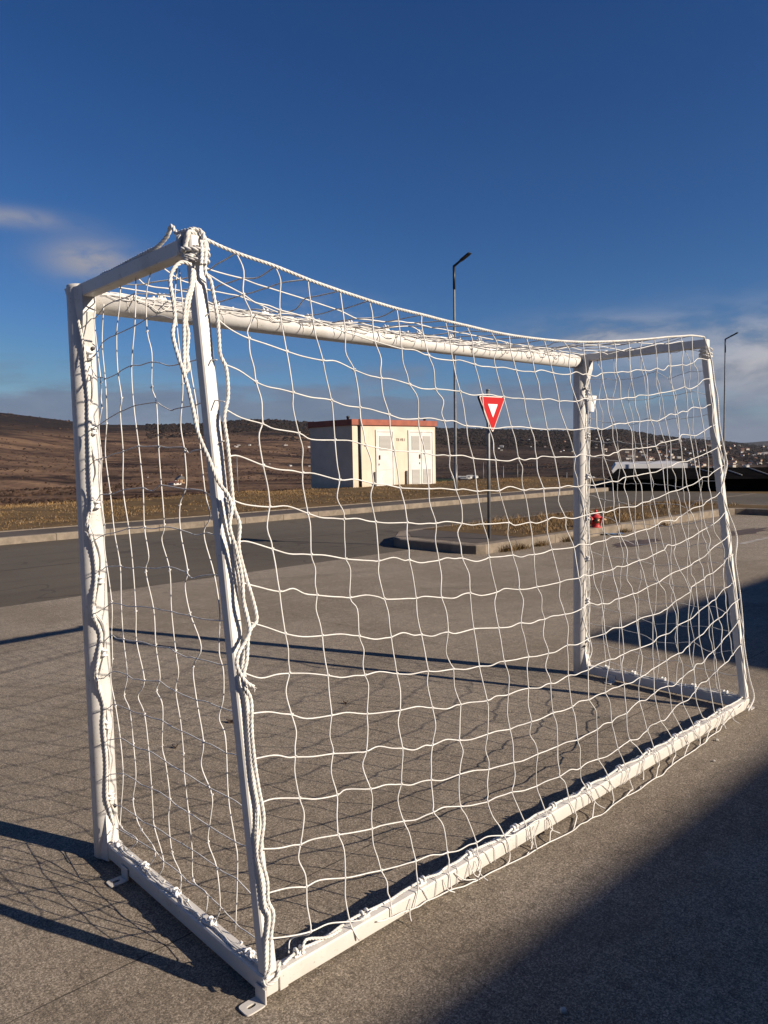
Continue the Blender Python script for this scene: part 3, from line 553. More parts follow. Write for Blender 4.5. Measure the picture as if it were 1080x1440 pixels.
# thin posts out on the slope
for px, py0, py1, D in ((262, 706, 626, 75), (335, 704, 640, 90), (708, 688, 655, 95), (728, 686, 652, 120), (797, 687, 664, 110), (641, 690, 660, 150), (680, 688, 650, 140), (886, 660, 640, 130)):
    d0, d1 = ray(px, py0), ray(px, py1); b0 = EYE+d0*D; tp = EYE+d1*D; tp[0], tp[1] = b0[0], b0[1]; b0[2] = min(b0[2], float(ground_z(b0[0], b0[1])))
    k = MB(); k.tube([b0, tp], [.07, .045], 8); k.tube([tp-[0, 0, .2], tp-[0, 0, .16]], .10, 8)
    tag(k.build('utility_pole', M['galv'] if D > 80 else M['bark'], None, b0), 'thin bare pole standing on the slope below the road', 'pole', 'poles on the slope')
# ------------------------------------------------------------------ yield sign
b0 = on_ground(688, 757.5, .135); t = thing('yield_sign', b0, 'red triangular yield sign on a grey post at the island', 'road sign')
top_z = CAM_H + (ray(690, 549)[2]/ray(690, 549)[1])*b0[1]
k = MB(); k.tube([b0-[0, 0, .1], np.array([b0[0], b0[1], top_z])], .026, 14); k.lathe(np.array([b0[0], b0[1], top_z]), [(.032, 0), (.032, .012), (.012, .02)], 14); k.build('post', M['galv'], t)
fc = P(0, -1, 0); c0 = np.array([b0[0], b0[1], top_z-.09])+fc*.045; A3 = np.array([WU[0], WU[1], 0]); ZU = np.array([0, 0, 1.])
half, hgt = .315, .545
def tri(s, off, o=0., rnd=.0):
    """rounded triangle pointing down, scaled about its centroid"""
    cen = np.array([0, -hgt/3]); pts = np.array([(-half, 0), (half, 0), (0, -hgt)]); out = []
    for i in range(3):
        p = pts[i]; a = pts[i-1]; b = pts[(i+1) % 3]
        for tt in (.0, .35, .65, 1.):
            e1 = p+(a-p)/np.linalg.norm(a-p)*rnd; e2 = p+(b-p)/np.linalg.norm(b-p)*rnd; q = (1-tt)**2*e1+2*tt*(1-tt)*p+tt*tt*e2; out.append(cen+(q-cen)*s)
    return [c0+A3*q[0]+ZU*q[1]+fc*off for q in out][::-1]
k = MB(); k.prism(tri(1.0, 0, rnd=.05), fc*.035); pn = k.build('panel', M['dark'], t)
k = MB(); k.prism(tri(.985, .0365, rnd=.045), fc*.002); k.build('edge_band', M['pink'], pn)
k = MB(); k.prism(tri(.915, .0405, rnd=.04), fc*.002); k.build('red_field', M['red'], pn)
k = MB(); k.prism(tri(.36, .0445, rnd=.012), fc*.002); k.build('white_triangle', M['signwhite'], pn)
for zz in (.12, .34): k = MB(); k.box(c0-ZU*zz-fc*.02, (.05, .025, .018), np.array([A3, fc, ZU]), 0, .004); k.build('bracket', M['galv'], t)
# ------------------------------------------------------------------ hydrant
b0 = on_ground(838, 741, .135); t = thing('fire_hydrant', b0, 'red fire hydrant standing on the grassy island behind the far goalpost', 'fire hydrant')
k = MB(); k.lathe(b0-[0, 0, .05], [(.10, 0), (.10, .05), (.072, .055), (.068, .08), (.068, .20), (.09, .205), (.09, .228), (.07, .232), (.06, .262), (.035, .285), (.02, .29)], 24); k.build('barrel', M['hydrant'], t)
k = MB(); k.lathe(b0+[0, 0, .24], [(.024, 0), (.024, .045), (.015, .05)], 6); k.build('operating_nut', M['hydrant'], t)
for ax, rr_, ln_ in ((np.array([-.95, -.31, 0]), .070, .135), (np.array([.97, -.24, 0]), .056, .115), (np.array([-.1, -.99, 0]), .045, .10)):
    k = MB(); k.lathe(b0+[0, 0, .115], [(rr_*.8, .03), (rr_*.8, ln_*.7), (rr_, ln_*.72), (rr_, ln_)], 18, ax); nz = k.build('nozzle', M['hydrant'], t)
    k = MB(); k.lathe(b0+[0, 0, .115]+ax*(ln_+.001), [(rr_*1.02, 0), (rr_*1.02, .03), (rr_*.5, .034), (rr_*.45, .055)], 18, ax); k.build('cap', M['dark'] if ln_ > .13 else M['nozzle'], nz)
# ------------------------------------------------------------------ small litter
q = on_ground(860, 752); k = MB(); n_ = 9; g_ = [[q+np.array([(i-4)*.05, (j-2)*.045, .01+.05*abs(fbm(np.array(i*.9), np.array(j*1.3)))*2]) for i in range(n_)] for j in range(5)]
k.add(np.array(g_).reshape(-1, 3), [(j*n_+i, j*n_+i+1, (j+1)*n_+i+1, (j+1)*n_+i) for j in range(4) for i in range(n_-1)]); tag(k.build('wrapper', M['blue'], None, q), 'crumpled blue plastic wrapper lying by the island kerb', 'litter')
def leaf(px, py, s, name, label, m):
    q = on_ground(px, py); k = MB(); pts = [q+np.array([s*math.cos(a)*(1+.25*math.sin(3*a)), s*.6*math.sin(a), .008+.012*math.cos(2*a)]) for a in np.linspace(0, 2*math.pi, 14, endpoint=False)]
    k.prism(pts, (0, 0, .002)); tag(k.build(name, m, None, q), label, 'leaf')
leaf(326, 1016, .030, 'dead_leaf', 'dark dead leaf lying on the concrete beside the near rear post', M['leaf'])
leaf(246, 1052, .014, 'dead_leaf', 'small dead leaf on the concrete inside the side net', M['leaf'])
leaf(486, 990, .012, 'dead_leaf', 'tiny dark leaf on the concrete seen through the back net', M['leaf'])
q = on_ground(792, 1424); k = MB(); k.box(q+[0, 0, .006], (.008, .007, .006), None, 0, .003); tag(k.build('pebble', M['stone'], None, q), 'pale pebble on the shaded concrete near the camera', 'pebble')
for px, py, s in ((1004, 1071, .006), (1008, 1042, .008)):
    q = on_ground(px, py); k = MB(); k.box(q+[0, 0, s*.7], (s, s*.8, s*.7), None, 0, s*.4); tag(k.build('stone_chip', M['stone'], None, q), 'small stone chip on the concrete outside the rear bar', 'pebble', 'chips on the concrete')
# ------------------------------------------------------------------ houses far off
def house_mesh(w, l, h, rh):
    k = MB(); k.prism([(-w, -l, -3), (w, -l, -3), (w, -l, h), (-w, -l, h)], (0, 2*l, 0), 0)
    k.prism([(-w-.5, -l-.5, h-.1), (w+.5, -l-.5, h-.1), (0, -l-.5, h+rh)], (0, 2*l+1, 0), 1); return k
def house_full(p, w, l, h, rh, rot, wm, rm, label, group=None, sc=.34):
    w, l, h, rh = w*sc, l*sc, h*sc, rh*sc
    t = thing('house', p, label, 'house', group); t.rotation_euler = (0, 0, rot)
    def put(k, name, m, par):
        o = k.build(name, m); o.parent = par; return o
    k = MB(); k.prism([(-w, -l, -3), (w, -l, -3), (w, -l, h), (-w, -l, h)], (0, 2*l, 0)); put(k, 'wall', wm, t)
    k = MB(); k.prism([(-w-.3, -l-.3, h-.1), (w+.3, -l-.3, h-.1), (0, -l-.3, h+rh)], (0, 2*l+.6, 0)); r_ = put(k, 'roof', rm, t)
    k = MB(); k.box((w*.4, l*.3, h+rh*.9), (.2, .2, rh*.5)); put(k, 'chimney', wm, r_)
    for s_ in (-.5, .5):
        k = MB(); k.box((s_*w, -l-.03, h*.55), (.14*w, .05, .2*h)); put(k, 'window', M['glass'], t)
for px, py, w, l, h, rh, rot, wm, rm, lab in (
    (254, 680, 4.2, 5.5, 5., 3.2, .5, 'hw3', 'hr2', 'grey roofed house on the brown hillside seen through the side net'),
    (246, 682, 5.5, 3., 2.4, 1.2, 1.2, 'hw2', 'hr1', 'low red roofed outbuilding beside the grey roofed hillside house'),
    (208, 672, 2.4, 3., 3., 1.6, .3, 'hw2', 'hr1', 'small lone white cottage on the brown hillside'),
    (705, 686, 2.6, 3.6, 2.2, 1.4, .9, 'hw3', 'hr1', 'orange walled house below the road behind the yield sign'),
    (401, 627, 8, 10, 6, 4, .4, 'hw2', 'hr1', 'white house with red roof below the wooded ridge'),
    (437, 638, 7, 12, 5, 4, 1.1, 'hw3', 'hr1', 'red roofed house on the slope just left of the hut'),
    (829, 676, 3.2, 4, 3., 1.5, .7, 'hw1', 'hr3', 'cream walled building below the road beside the far goalpost')):
    q = hit(px, py, 60, 4000)
    if q is not None: house_full(q, w, l, h, rh, rot, M[wm], M[rm], lab)
vars_ = []
for i, (w, l, h, rh, wm, rm) in enumerate(((4, 5, 5, 3.2, 'hw2', 'hr1'), (5, 6, 5.5, 3, 'hw1', 'hr2'), (4.5, 7, 4.5, 2.6, 'hw2', 'hr3'), (6, 8, 6, 2.5, 'hw1', 'hr1'), (4, 4.5, 6, 3.4, 'hw3', 'hr1'))):
    o = house_mesh(w, l, h, rh).build('village_house', [M[wm], M[rm]]); vars_.append(o)
spots = []
for i in range(118): x = 1085-205*rng.random()**1.5; spots.append((x, 625+rng.random()**.8*33-(x < 960)*4, 'village'))
for i in range(26): spots.append((rng.uniform(700, 870), rng.uniform(617, 636), 'ridge'))
for px, py in ((333, 629), (336, 627), (351, 626.5), (363, 627), (330, 628), (434, 629.5), (379, 653), (408, 656), (435, 656)): spots.append((px, py, 'meadow'))
for i in range(13): spots.append((rng.uniform(622, 672), rng.uniform(671, 674), 'estate'))
LAB = {'village': ('pale house in the village spread over the far right hillside', 'village houses on the right hillside'), 'ridge': ('tiny pale house on the dark slope between sign and far goalpost', 'houses on the dark middle slope'), 'meadow': ('tiny white house on the brown meadow below the wooded ridge', 'houses under the wooded ridge'), 'estate': ('tiny white house in the row just right of the hut', 'row of white houses right of the hut')}
used = set()
for px, py, g in spots:
    q = hit(px, py, 100, 6000)
    if q is None: continue
    i = random.randrange(5) if g != 'meadow' and g != 'estate' else 2
    src = vars_[i]; o = src if i not in used else src.copy()
    if i in used: S.collection.objects.link(o)
    used.add(i); o.location = tuple(q); D = math.hypot(q[0], q[1]); s = {'village': .75, 'ridge': .55, 'meadow': .5, 'estate': .3}[g]*random.uniform(.7, 1.25)*max(.45, min(1.3, D/2000)); o.scale = (s, s, s*.9); o.rotation_euler = (0, 0, random.uniform(0, 3.1)); tag(o, LAB[g][0], 'house', LAB[g][1])
for i in range(5):
    if i not in used: bpy.data.objects.remove(vars_[i])
# bare shrubs and young trees along the brow on the right
def bare_tree(p, h, name, label, group):
    t = thing(name, p, label, 'tree', group); k = MB(); tw = MB()
    def grow(a, d, L, r, lev):
        b = a+d*L; (k if lev == 0 else tw).tube([a, (a+b)/2+rng.normal(0, L*.03, 3), b], [r, r*.8, r*.6], 5)
        if lev < 3:
            for _ in range(4 if lev < 2 else 3):
                dd = d+rng.normal(0, .42, 3)+[0, 0, .15]; dd /= np.linalg.norm(dd); grow(a+d*L*rng.uniform(.35, 1.), dd, L*rng.uniform(.5, .75), r*.5, lev+1)
    grow(np.asarray(p, float)-[0, 0, .2], np.array([0, 0, 1.]), h*.42, h*.012+.008, 0); k.build('trunk', M['bark'], t); tw.build('crown', M['bark'], t); return t
for px in np.r_[np.linspace(632, 800, 22), (845, 858)]:
    px = px+rng.normal(0, 3); D = rng.uniform(38, 62); d = ray(px, 688); x = d[0]/d[1]*D; y = D; gz = float(ground_z(x, y)) if not (UV(x, y)[1] < 25.5 and UV(x, y)[0] < 31) else .1
    topz = CAM_H + D*ray(px, rng.uniform(655, 676))[2]; bare_tree((x, y, gz), max(.8, topz-gz), 'bare_sapling', 'bare brown sapling in the thicket behind the road', 'saplings in the thicket behind the road')
d0, d1 = ray(612, 676), ray(641, 676); D = 41; p0, p1 = np.array([d0[0]/d0[1]*D, D, -1.6]), np.array([d1[0]/d1[1]*D, D, -1.6]); t = thing('mesh_fence', p0, 'dark green screen fence between the hut and the near street lamp', 'fence')
k = MB(); k.prism([p0, p1, p1*[1, 1, 0]+[0, 0, .02], p0*[1, 1, 0]+[0, 0, .06]], (0, .04, 0)); k.build('screen', M['hedge'], t)
for s_ in np.linspace(0, 1, 4): q = p0+(p1-p0)*s_; k = MB(); k.tube([q+[0, .08, -.5], [q[0], q[1]+.08, .10]], .03, 8); k.build('post', M['dark'], t)
# ================================================================== THE GOAL
UL, UR, VF, VRB, VRT, HT = 1.0628, 4.1677, 2.6393, 1.6186, 1.8588, 2.022
goal = thing('football_goal', P((UL+UR)/2, VF, 0), 'white steel small sided football goal standing on the concrete yard', 'goal')
eu = P(1, 0); ev = P(0, 1); ez = np.array([0, 0, 1.])
PR = .043
for u in (UL, UR):
    b = P(u, VF, .004); k = MB(); k.lathe(b, [(PR*.96, 0), (PR, .004), (PR, HT-.014), (PR*.97, HT-.006), (PR*.9, HT-.004)], 40); post = k.build('post', M['paint'], goal)
    # corner plates: pressed steel wedges between post and bars
    for zf, aa, bv, z1, zc, cv in ((lambda z: .006+z, .012, -.064, .055, .168, -.041), (lambda z: HT-.012-z, .022, -.074, .085, .205, -.041)):
        A0 = [P(u+q*.0437, VF+aa, zf(0)) for q in (-1, 1)]; B0 = [P(u+q*.0222, VF+bv, zf(0)) for q in (-1, 1)]; B1 = [P(u+q*.0222, VF+bv, zf(z1)) for q in (-1, 1)]; C0 = [P(u+q*.015, VF+cv, zf(zc)) for q in (-1, 1)]
        k = MB(); k.add(A0+B0+B1+C0, [(0, 2, 4), (0, 4, 6), (1, 5, 3), (1, 7, 5), (2, 3, 5, 4), (4, 5, 7, 6), (0, 6, 7, 1), (0, 1, 3, 2)]); k.build('corner_plate', M['paint'], post)
    k = MB()
    for zz in (.19, HT-.215, HT-.075): k.lathe(P(u+(.018 if u < 3 else -.018), VF-.038, zz), [(.007, 0), (.007, .009), (.004, .010)], 6, -ev)
    k.build('bolt', M['rubber'], post)
k = MB(); k.tube([P(UL+.030, VF, HT-.052), P((UL+UR)/2, VF, HT-.056), P(UR-.030, VF, HT-.052)], .037, 32); k.build('crossbar', M['paint'], goal)
BW = .0195
def bar(name, a, b, hw, hh, up=ez, bev=.004, parent=goal):
    a, b = np.asarray(a, float), np.asarray(b, float); d = b-a; L = np.linalg.norm(d); d /= L; s = np.cross(up, d); s /= np.linalg.norm(s); w = np.cross(d, s); k = MB(); k.box((a+b)/2, (L/2, hw, hh), np.array([d, s, w]), 0, bev); return k.build(name, M['paint'], parent)
BZ = .042
side_bars = []
for u in (UL, UR):
    bar('top_bar', P(u, VF-.030, HT-.026), P(u, VRT-.018, HT-.026), .021, .0225)
    bar('rear_post', P(u, VRB, .070), P(u, VRT, HT-.0505), .0185, .0185, eu)
    sb = bar('side_bar', P(u, VF-.035, BZ), P(u, VRB-.020, BZ), .021, .026); side_bars.append(sb)
rear_bar = bar('rear_bar', P(UL+.0225, VRB, BZ), P(UR-.0225, VRB, BZ), .0205, .0258)
k = MB(); abox(k, UL+.0235, UL+.050, VRB-.0213, VRB+.0213, BZ-.0268, BZ+.0266, 0, .001); k.build('joint_sleeve', M['paint'], goal)
k = MB(); abox(k, UR-.050, UR-.0235, VRB-.0213, VRB+.0213, BZ-.0268, BZ+.0266, 0, .001); k.build('joint_sleeve', M['paint'], goal)
def foot(c, du, dv):
    """bent strap with a slotted tab flat on the ground, c = where it leaves the bar, (du, dv) = outward"""
    c = np.asarray(c, float); o = du*eu+dv*ev; s = np.cross(ez, o); k = MB(); w = .024; t_ = .0045; L = .062
    k.box(c+o*.004+ez*.024, (.0025, w, .020), np.array([o, s, ez]), 0, .001)
    ring = []; ins = []
    for i in range(28):
        a = 2*math.pi*i/28; ca, sa = math.cos(a), math.sin(a); ex = lambda q, n_: math.copysign(abs(q)**(2/n_), q)
        ring.append((L/2+L/2*ex(ca, 5), w*ex(sa, 5))); ins.append((L*.55+.013*ex(ca, 2.6), .0065*ex(sa, 2.6)))
    v = []
    for z in (.0015, .0015+t_):
        v += [np.array([c[0], c[1], z])+o*a+s*b for a, b in ring]; v += [np.array([c[0], c[1], z])+o*a+s*b for a, b in ins]
    n_ = 28; f = []
    for i in range(n_):
        j = (i+1) % n_; f += [(2*n_+i, 2*n_+j, 3*n_+j, 3*n_+i), (i, n_+i, n_+j, j), (i, j, 2*n_+j, 2*n_+i), (n_+i, 3*n_+i, 3*n_+j, n_+j)]
    k.add(v, f); return k.build('foot_plate', M['paint'], goal)
foot(P(UL-.0215, VRB-.003), -1, 0); foot(P(UL-.0215, VF-.205), -1, 0); foot(P(UR+.0215, VRB-.003), 1, 0); foot(P(UR-.0215, VF-.24), -1, 0); foot(P(UR+.0215, VF-.205), 1, 0)
# planes the net hangs in, read off the photograph pixel by pixel
pB = P(UL, VRB-.024, .05); tB = P(0, VRT-VRB, HT-.05); nB = np.cross(eu, tB); nB /= np.linalg.norm(nB); nB = nB if nB @ ev < 0 else -nB
pL = P(UL-.004, VF, 0); nL = -eu
def back(px, py, off=0.):
    q = on_plane(px, py, pB+nB*off, nB)
    return q if q[2] > .007 else on_ground(px, py, .007)
def left_(px, py, off=0.): return on_plane(px, py, pL+nL*off, nL)
# net clips
ck = MB(); ck.box((0, 0, .003), (.017, .008, .003), None, 0, .001)
for s_ in (-.009, .009):
    a = np.linspace(0, 2*math.pi, 15); ck.tube([np.array([s_, .0085*math.cos(q), .0125+.0085*math.sin(q)]) for q in a], .0034, 6, cap=False)
ck.box((0, 0, .008), (.008, .005, .006), None, 0, .002)
clip_src = ck.build('net_clip', M['plastic']); first = [True]
def clip(p, xdir, up, parent):
    global clip_src
    o = clip_src if first[0] else clip_src.copy()
    if not first[0]: S.collection.objects.link(o)
    first[0] = False; x = np.asarray(xdir)/np.linalg.norm(xdir); z = np.asarray(up, float); z = z-x*np.dot(x, z); z /= np.linalg.norm(z); y = np.cross(z, x)
    base = np.array(parent.location) + (np.array(parent.parent.location) if parent.parent else 0)
    o.parent = parent; m = Matrix(((x[0], y[0], z[0], p[0]-base[0]), (x[1], y[1], z[1], p[1]-base[1]), (x[2], y[2], z[2], p[2]-base[2]), (0, 0, 0, 1))); o.matrix_local = m
posts = [o for o in bpy.data.objects if o.name.startswith('post') and o.parent == goal]; posts.sort(key=lambda o: o.name)
for py, px in ((500, 119), (606, 125), (710, 129), (816, 134), (918, 139.5), (1020, 144), (1120, 150)):
    z = on_plane(px, py, P(UL, VF-PR, 0), -ev)[2]; a = .30; clip(P(UL, VF, z)+(-ev*math.cos(a)+eu*math.sin(a)*.3)*PR, ez, -ev, posts[0])
for py in (551, 612, 670, 728, 786, 845, 900):
    z = on_plane(822, py, P(UR, VF-PR, 0), -ev)[2]; n_ = (-ev*.8-eu*.0+eu*-.0); n_ = np.array([.75, -.66, 0.]); clip(P(UR, VF, z)+n_*PR, ez, n_, posts[1])
zt = BZ+.0265
for px, py in ((417, 1340), (510, 1288), (592, 1243), (661, 1204), (725, 1169), (780, 1138), (830, 1110), (872, 1084), (913, 1060), (949, 1039), (982, 1021), (1012, 1003)):
    q = on_ground(px, py, zt); u, v = UV(q[0], q[1]); clip(P(u, VRB, zt), eu, ez, rear_bar)
for px, py in ((169, 1189), (207, 1221), (252, 1258), (300, 1300), (353, 1345)):
    q = on_ground(px, py, zt); u, v = UV(q[0], q[1]); clip(P(UL, v, zt), ev, ez, side_bars[0])
for v in (2.45, 2.27, 2.08, 1.9, 1.72): clip(P(UR, v, zt), ev, ez, side_bars[1])
for u in np.linspace(UL+.3, UR-.3, 12): clip(P(u, VF-.004, HT-.0105), eu, ez-.1*ev, [o for o in bpy.data.objects if o.name.startswith('crossbar')][0])
# ------------------------------------------------------------------ back netting: knots traced row by row
RT = .0021
rope_top = [(292, 338), (332, 355.5), (387, 374.5), (433, 393), (478, 409), (519, 422.5), (558, 434), (593, 442.5), (626, 451), (656, 458), (690, 466), (716, 471), (740, 474.5), (765, 477.5), (792, 479.8), (820, 481), (841, 480.7), (864, 480), (884, 478.8), (903, 477.5), (920, 476), (940, 474), (957, 473), (973, 472), (990, 474)]
rows = {
 1: [(342, 414), (393.5, 436), (440, 449), (485.5, 467), (527, 480), (565, 490.5), (602.5, 499.5), (637, 507), (667.5, 512.5), (697, 517), (725.5, 520.5), (752, 523), (777.5, 524.5), (802, 526), (824.5, 526), (846.5, 525), (867, 524), (886, 523), (907, 521), (924, 518), (942, 515), (959, 513), (975, 510)],
 2: [(350, 476), (403, 494), (454, 507), (498, 520), (536, 532), (576, 540.5), (612.5, 547), (647, 550.5), (678, 555), (708, 558), (737, 561), (761, 562), (786, 564.5), (811, 564.5), (834, 563), (853.5, 561.5), (873, 561), (892.5, 559), (911, 556), (929, 552.5), (946, 549.5), (963, 544), (981, 542)],
 3: [(360, 537), (412, 552), (466, 563), (506, 573), (547, 583), (588, 589), (624.5, 592), (656, 599), (687.5, 602), (719, 600.5), (746, 602), (769.5, 604), (797, 604), (822, 602.5), (839.7, 602.5), (861, 598), (882.5, 595), (899.5, 593), (915, 591), (935, 587), (952.5, 582), (967, 578), (984.5, 574)],
 4: [(369, 596), (420, 609), (471, 619), (514.5, 626), (554.5, 634), (597.5, 637), (632.5, 641), (665, 644.5), (697, 647), (729, 644.5), (754.5, 645), (779.5, 643), (809, 642.5), (829, 641), (848, 640), (868, 636), (889.5, 632), (903, 630), (922, 627.5), (942.5, 620), (955, 617), (970, 612), (990, 606)],
 5: [(370, 654.5), (425.5, 665), (477.5, 675), (525, 680), (562.5, 686), (603, 687.5), (641, 689), (671, 691), (702, 690), (736, 689.5), (764, 687), (787, 686), (813, 684.5), (836, 682.5), (861, 677), (880, 671), (895, 669), (914, 665), (932, 659), (944, 655.5), (960, 649.5), (976, 644.5), (994, 637)],
 6: [(379, 713), (433, 722), (484, 730), (528, 734), (572.5, 735), (613, 736), (649, 736), (679, 737), (715, 735), (745, 734.5), (769.5, 731), (795, 728), (825, 724), (847.5, 720), (863, 717), (884, 713), (903, 707), (919, 702), (936, 695), (951, 690), (966, 684), (982.5, 676), (996, 670)],
 7: [(383, 772), (437.5, 780), (486, 786), (532.5, 789), (575.5, 787.5), (617, 788), (650, 785), (688, 784), (721, 781), (751, 780), (776, 773), (807, 769.5), (829, 766), (851, 760), (873, 754.5), (892, 749.5), (908, 744.5), (925, 737.5), (942.5, 732), (957.5, 726), (970, 717), (988, 711), (1000, 701)],
 8: [(393, 832), (445.5, 837), (492, 840.5), (540.5, 842.5), (585, 841.5), (621, 840.5), (661, 834), (698, 833), (730, 829), (755, 825.5), (787, 819), (814, 813), (834, 808), (861, 801), (882.5, 795), (899, 788), (917.5, 781), (934.5, 773), (950, 766), (965, 759), (982.5, 749), (993, 743), (1003, 737)],
 9: [(401, 891), (453, 894), (505, 894.5), (550, 896), (592.5, 892.7), (630, 889), (666, 884.5), (701, 883), (732.5, 876), (765.5, 871), (794, 864), (818, 856), (846, 849), (870, 842), (890, 835), (910, 826), (926, 819), (942, 808), (956, 802), (971, 795), (983, 787), (997.5, 775), (1014, 762)],
 10: [(407, 947), (461, 950), (513, 949.5), (558, 947.5), (602, 944), (637.5, 941), (674, 937), (709, 930), (743, 924), (771, 919), (797.5, 907.5), (829, 897.5), (851, 891), (874, 882.5), (895, 873), (917.5, 865), (938, 856), (950, 845), (970, 832.5), (978, 821), (990, 814), (1002, 806), (1018, 792)],
 11: [(410, 1005), (466, 1006), (516, 1004), (562.5, 999), (608, 995.5), (647.5, 991), (685, 985.5), (714.5, 977), (743, 968), (774, 961), (799, 950), (827, 942), (857.5, 927.5), (877, 920), (900, 911), (918, 904), (936, 892), (952.5, 880), (967.5, 872.5), (982.5, 860), (996, 850), (1006, 843), (1018, 828)],
 12: [(415, 1064.5), (468, 1060), (515, 1057), (566, 1052.5), (608, 1048), (646, 1041), (685.5, 1032.5), (717, 1025.5), (747, 1015), (777.5, 1002.5), (804.5, 994), (828, 984), (851, 974), (877.5, 962.5), (900, 952.5), (919, 940), (937, 929), (954, 919), (969, 907.5), (983, 895), (997, 881), (1010, 870), (1022, 860)],
 13: [(421, 1122.5), (474, 1118), (521, 1109.5), (564, 1103), (606, 1097), (646, 1089), (687, 1082), (722, 1072.5), (756, 1060.5), (784, 1049.5), (812, 1040.5), (839.5, 1026), (860, 1015.5), (881, 1003), (899, 986), (920, 975), (939, 965), (960, 952.5), (975, 941), (990, 930), (1002.5, 916), (1014, 904), (1025, 891)],
 14: [(422.5, 1187.5), (475.5, 1174), (523, 1165.5), (567.5, 1155), (609.5, 1142.5), (647.5, 1134), (685.5, 1127.5), (720, 1114), (754.5, 1105.5), (787, 1092), (816, 1080), (841, 1067.5), (869, 1053), (886, 1041), (910, 1027), (929, 1014), (945, 1000), (960, 987.5), (977.5, 972.5), (996, 955), (1008, 944), (1019, 933), (1030, 921)],
 15: [(431, 1247), (485.5, 1234.5), (536, 1224), (584.5, 1211), (629, 1199), (670, 1185), (709, 1175)],
 16: [(437, 1310), (492, 1296)]}
row_start = {1: (297, 386), 2: (310, 448), 3: (322, 514), 4: (323, 577), 5: (328, 644), 6: (331, 704), 7: (339, 764), 8: (346, 821), 9: (360, 877.5), 10: (349, 948), 11: (356, 1006), 12: (361, 1070), 13: (371, 1132), 14: (372, 1196), 15: (380, 1259), 16: (385, 1322)}
row_end = {1: (994, 506), 2: (1002, 532.5), 3: (999, 569), 4: (1010, 595.5), 5: (1015, 626), 6: (1018, 654), 7: (1019, 687), 8: (1022.5, 716), 9: (1027.5, 750), 10: (1031, 780), 11: (1034, 815), 12: (1042, 841), 13: (1044, 866), 14: (1047, 903)}
bar_out = {2: [(505, 1322)], 3: [(548, 1262), (552, 1290)], 4: [(588, 1250), (583, 1277)], 5: [(631, 1226), (635, 1251)], 6: [(677, 1212), (671, 1238)], 7: [(717, 1202), (711, 1217)], 8: [(742, 1166), (748, 1188), (741, 1203)], 9: [(770, 1148), (777, 1166), (773, 1184)], 10: [(801, 1127), (811, 1148), (806, 1168)],
 11: [(826, 1114), (837, 1128), (833, 1150)], 12: [(860, 1103), (863, 1124), (861, 1133)], 13: [(883, 1086), (890, 1110), (880, 1120)], 14: [(906, 1066), (905, 1092), (900, 1110)], 15: [(921, 1056), (927, 1076), (922, 1094)], 16: [(947, 1042), (950, 1062), (944, 1077)], 17: [(962, 1032), (969, 1046), (962, 1064)], 18: [(975, 1020), (984, 1036), (978, 1054)], 19: [(988, 1008), (1001, 1022), (992, 1044)], 20: [(1004, 999), (1012, 1012), (1006, 1031)], 21: [(1016, 992), (1021, 1004), (1016, 1020)]}
hem = [(530, 1296), (552, 1290), (583, 1277), (600, 1267), (635, 1251), (671, 1238), (711, 1217), (741, 1203), (773, 1184), (806, 1168), (833, 1150), (861, 1133), (880, 1120), (900, 1110), (922, 1094), (944, 1077), (962, 1064), (978, 1054), (992, 1044), (1006, 1031), (1016, 1020), (1028, 1006), (1044, 990)]
NET = MB(); KN = MB()
NC = 23
def bulge(k_, c_): return .012*math.sin(k_*1.7+c_*2.3)+.008*math.sin(k_*.9-c_*1.1)
K3 = {}
for c in range(NC): K3[(c, 0)] = back(*rope_top[min(c+1, len(rope_top)-2)])
for r, L in rows.items():
    for c, q in enumerate(L): K3[(c, r)] = back(*q, off=bulge(r, c))
def strand(mb, pts, amp, r=RT, sub=8, side=None, ph=None):
    """cord through knots with the slack wave of a soft net between them; side = axis the wave swings along"""
    pts = np.asarray(pts, float); out = []
    for i in range(len(pts)-1):
        a, b = pts[i], pts[i+1]; L = np.linalg.norm(b-a); d = (b-a)/(L+1e-9); s = np.cross(d, side); s /= (np.linalg.norm(s)+1e-9); out.append(a)
        if L > .05:
            w = amp*L*rng.choice([.15, .5, .9, 1.2, 1.8]); sg = 1 if ((i+(ph or 0)) % 2 == 0) else -1
            if rng.random() < .2: sg = -sg
            t1 = rng.uniform(.3, .5); out.append(a+d*L*t1+s*w*sg+side*rng.normal(0, .3)*w)
            if rng.random() < .6: out.append(a+d*L*(t1+.35)+s*w*sg*rng.uniform(-.25, .6))
    out.append(pts[-1]); mb.tube(catmull(out, max(3, sub//2)), r, 6, phase=rng.random())
def knot(mb, p, r=.0044):
    a = rng.random()*6; q = [np.array(p)+r*.75*np.array([math.cos(a+t), math.sin(a+t)*.6, math.sin(a+t*1.0+1)*.8]) for t in np.linspace(0, 5.5, 9)]; mb.tube(q, r*.62, 5)
for r in rows:
    pts = ([back(row_start[r][0]-7, row_start[r][1]-2, off=.010)] if r in row_start else []) + [K3[(c, r)] for c in range(len(rows[r]))]
    if r in row_end: pts.append(back(*row_end[r], off=.006))
    if r == 15: pts += [back(742, 1163, .004), back(775, 1146, .004)]
    if r == 16: pts += [back(530, 1278, .004)]
    strand(NET, pts, .045, side=nB, ph=r)
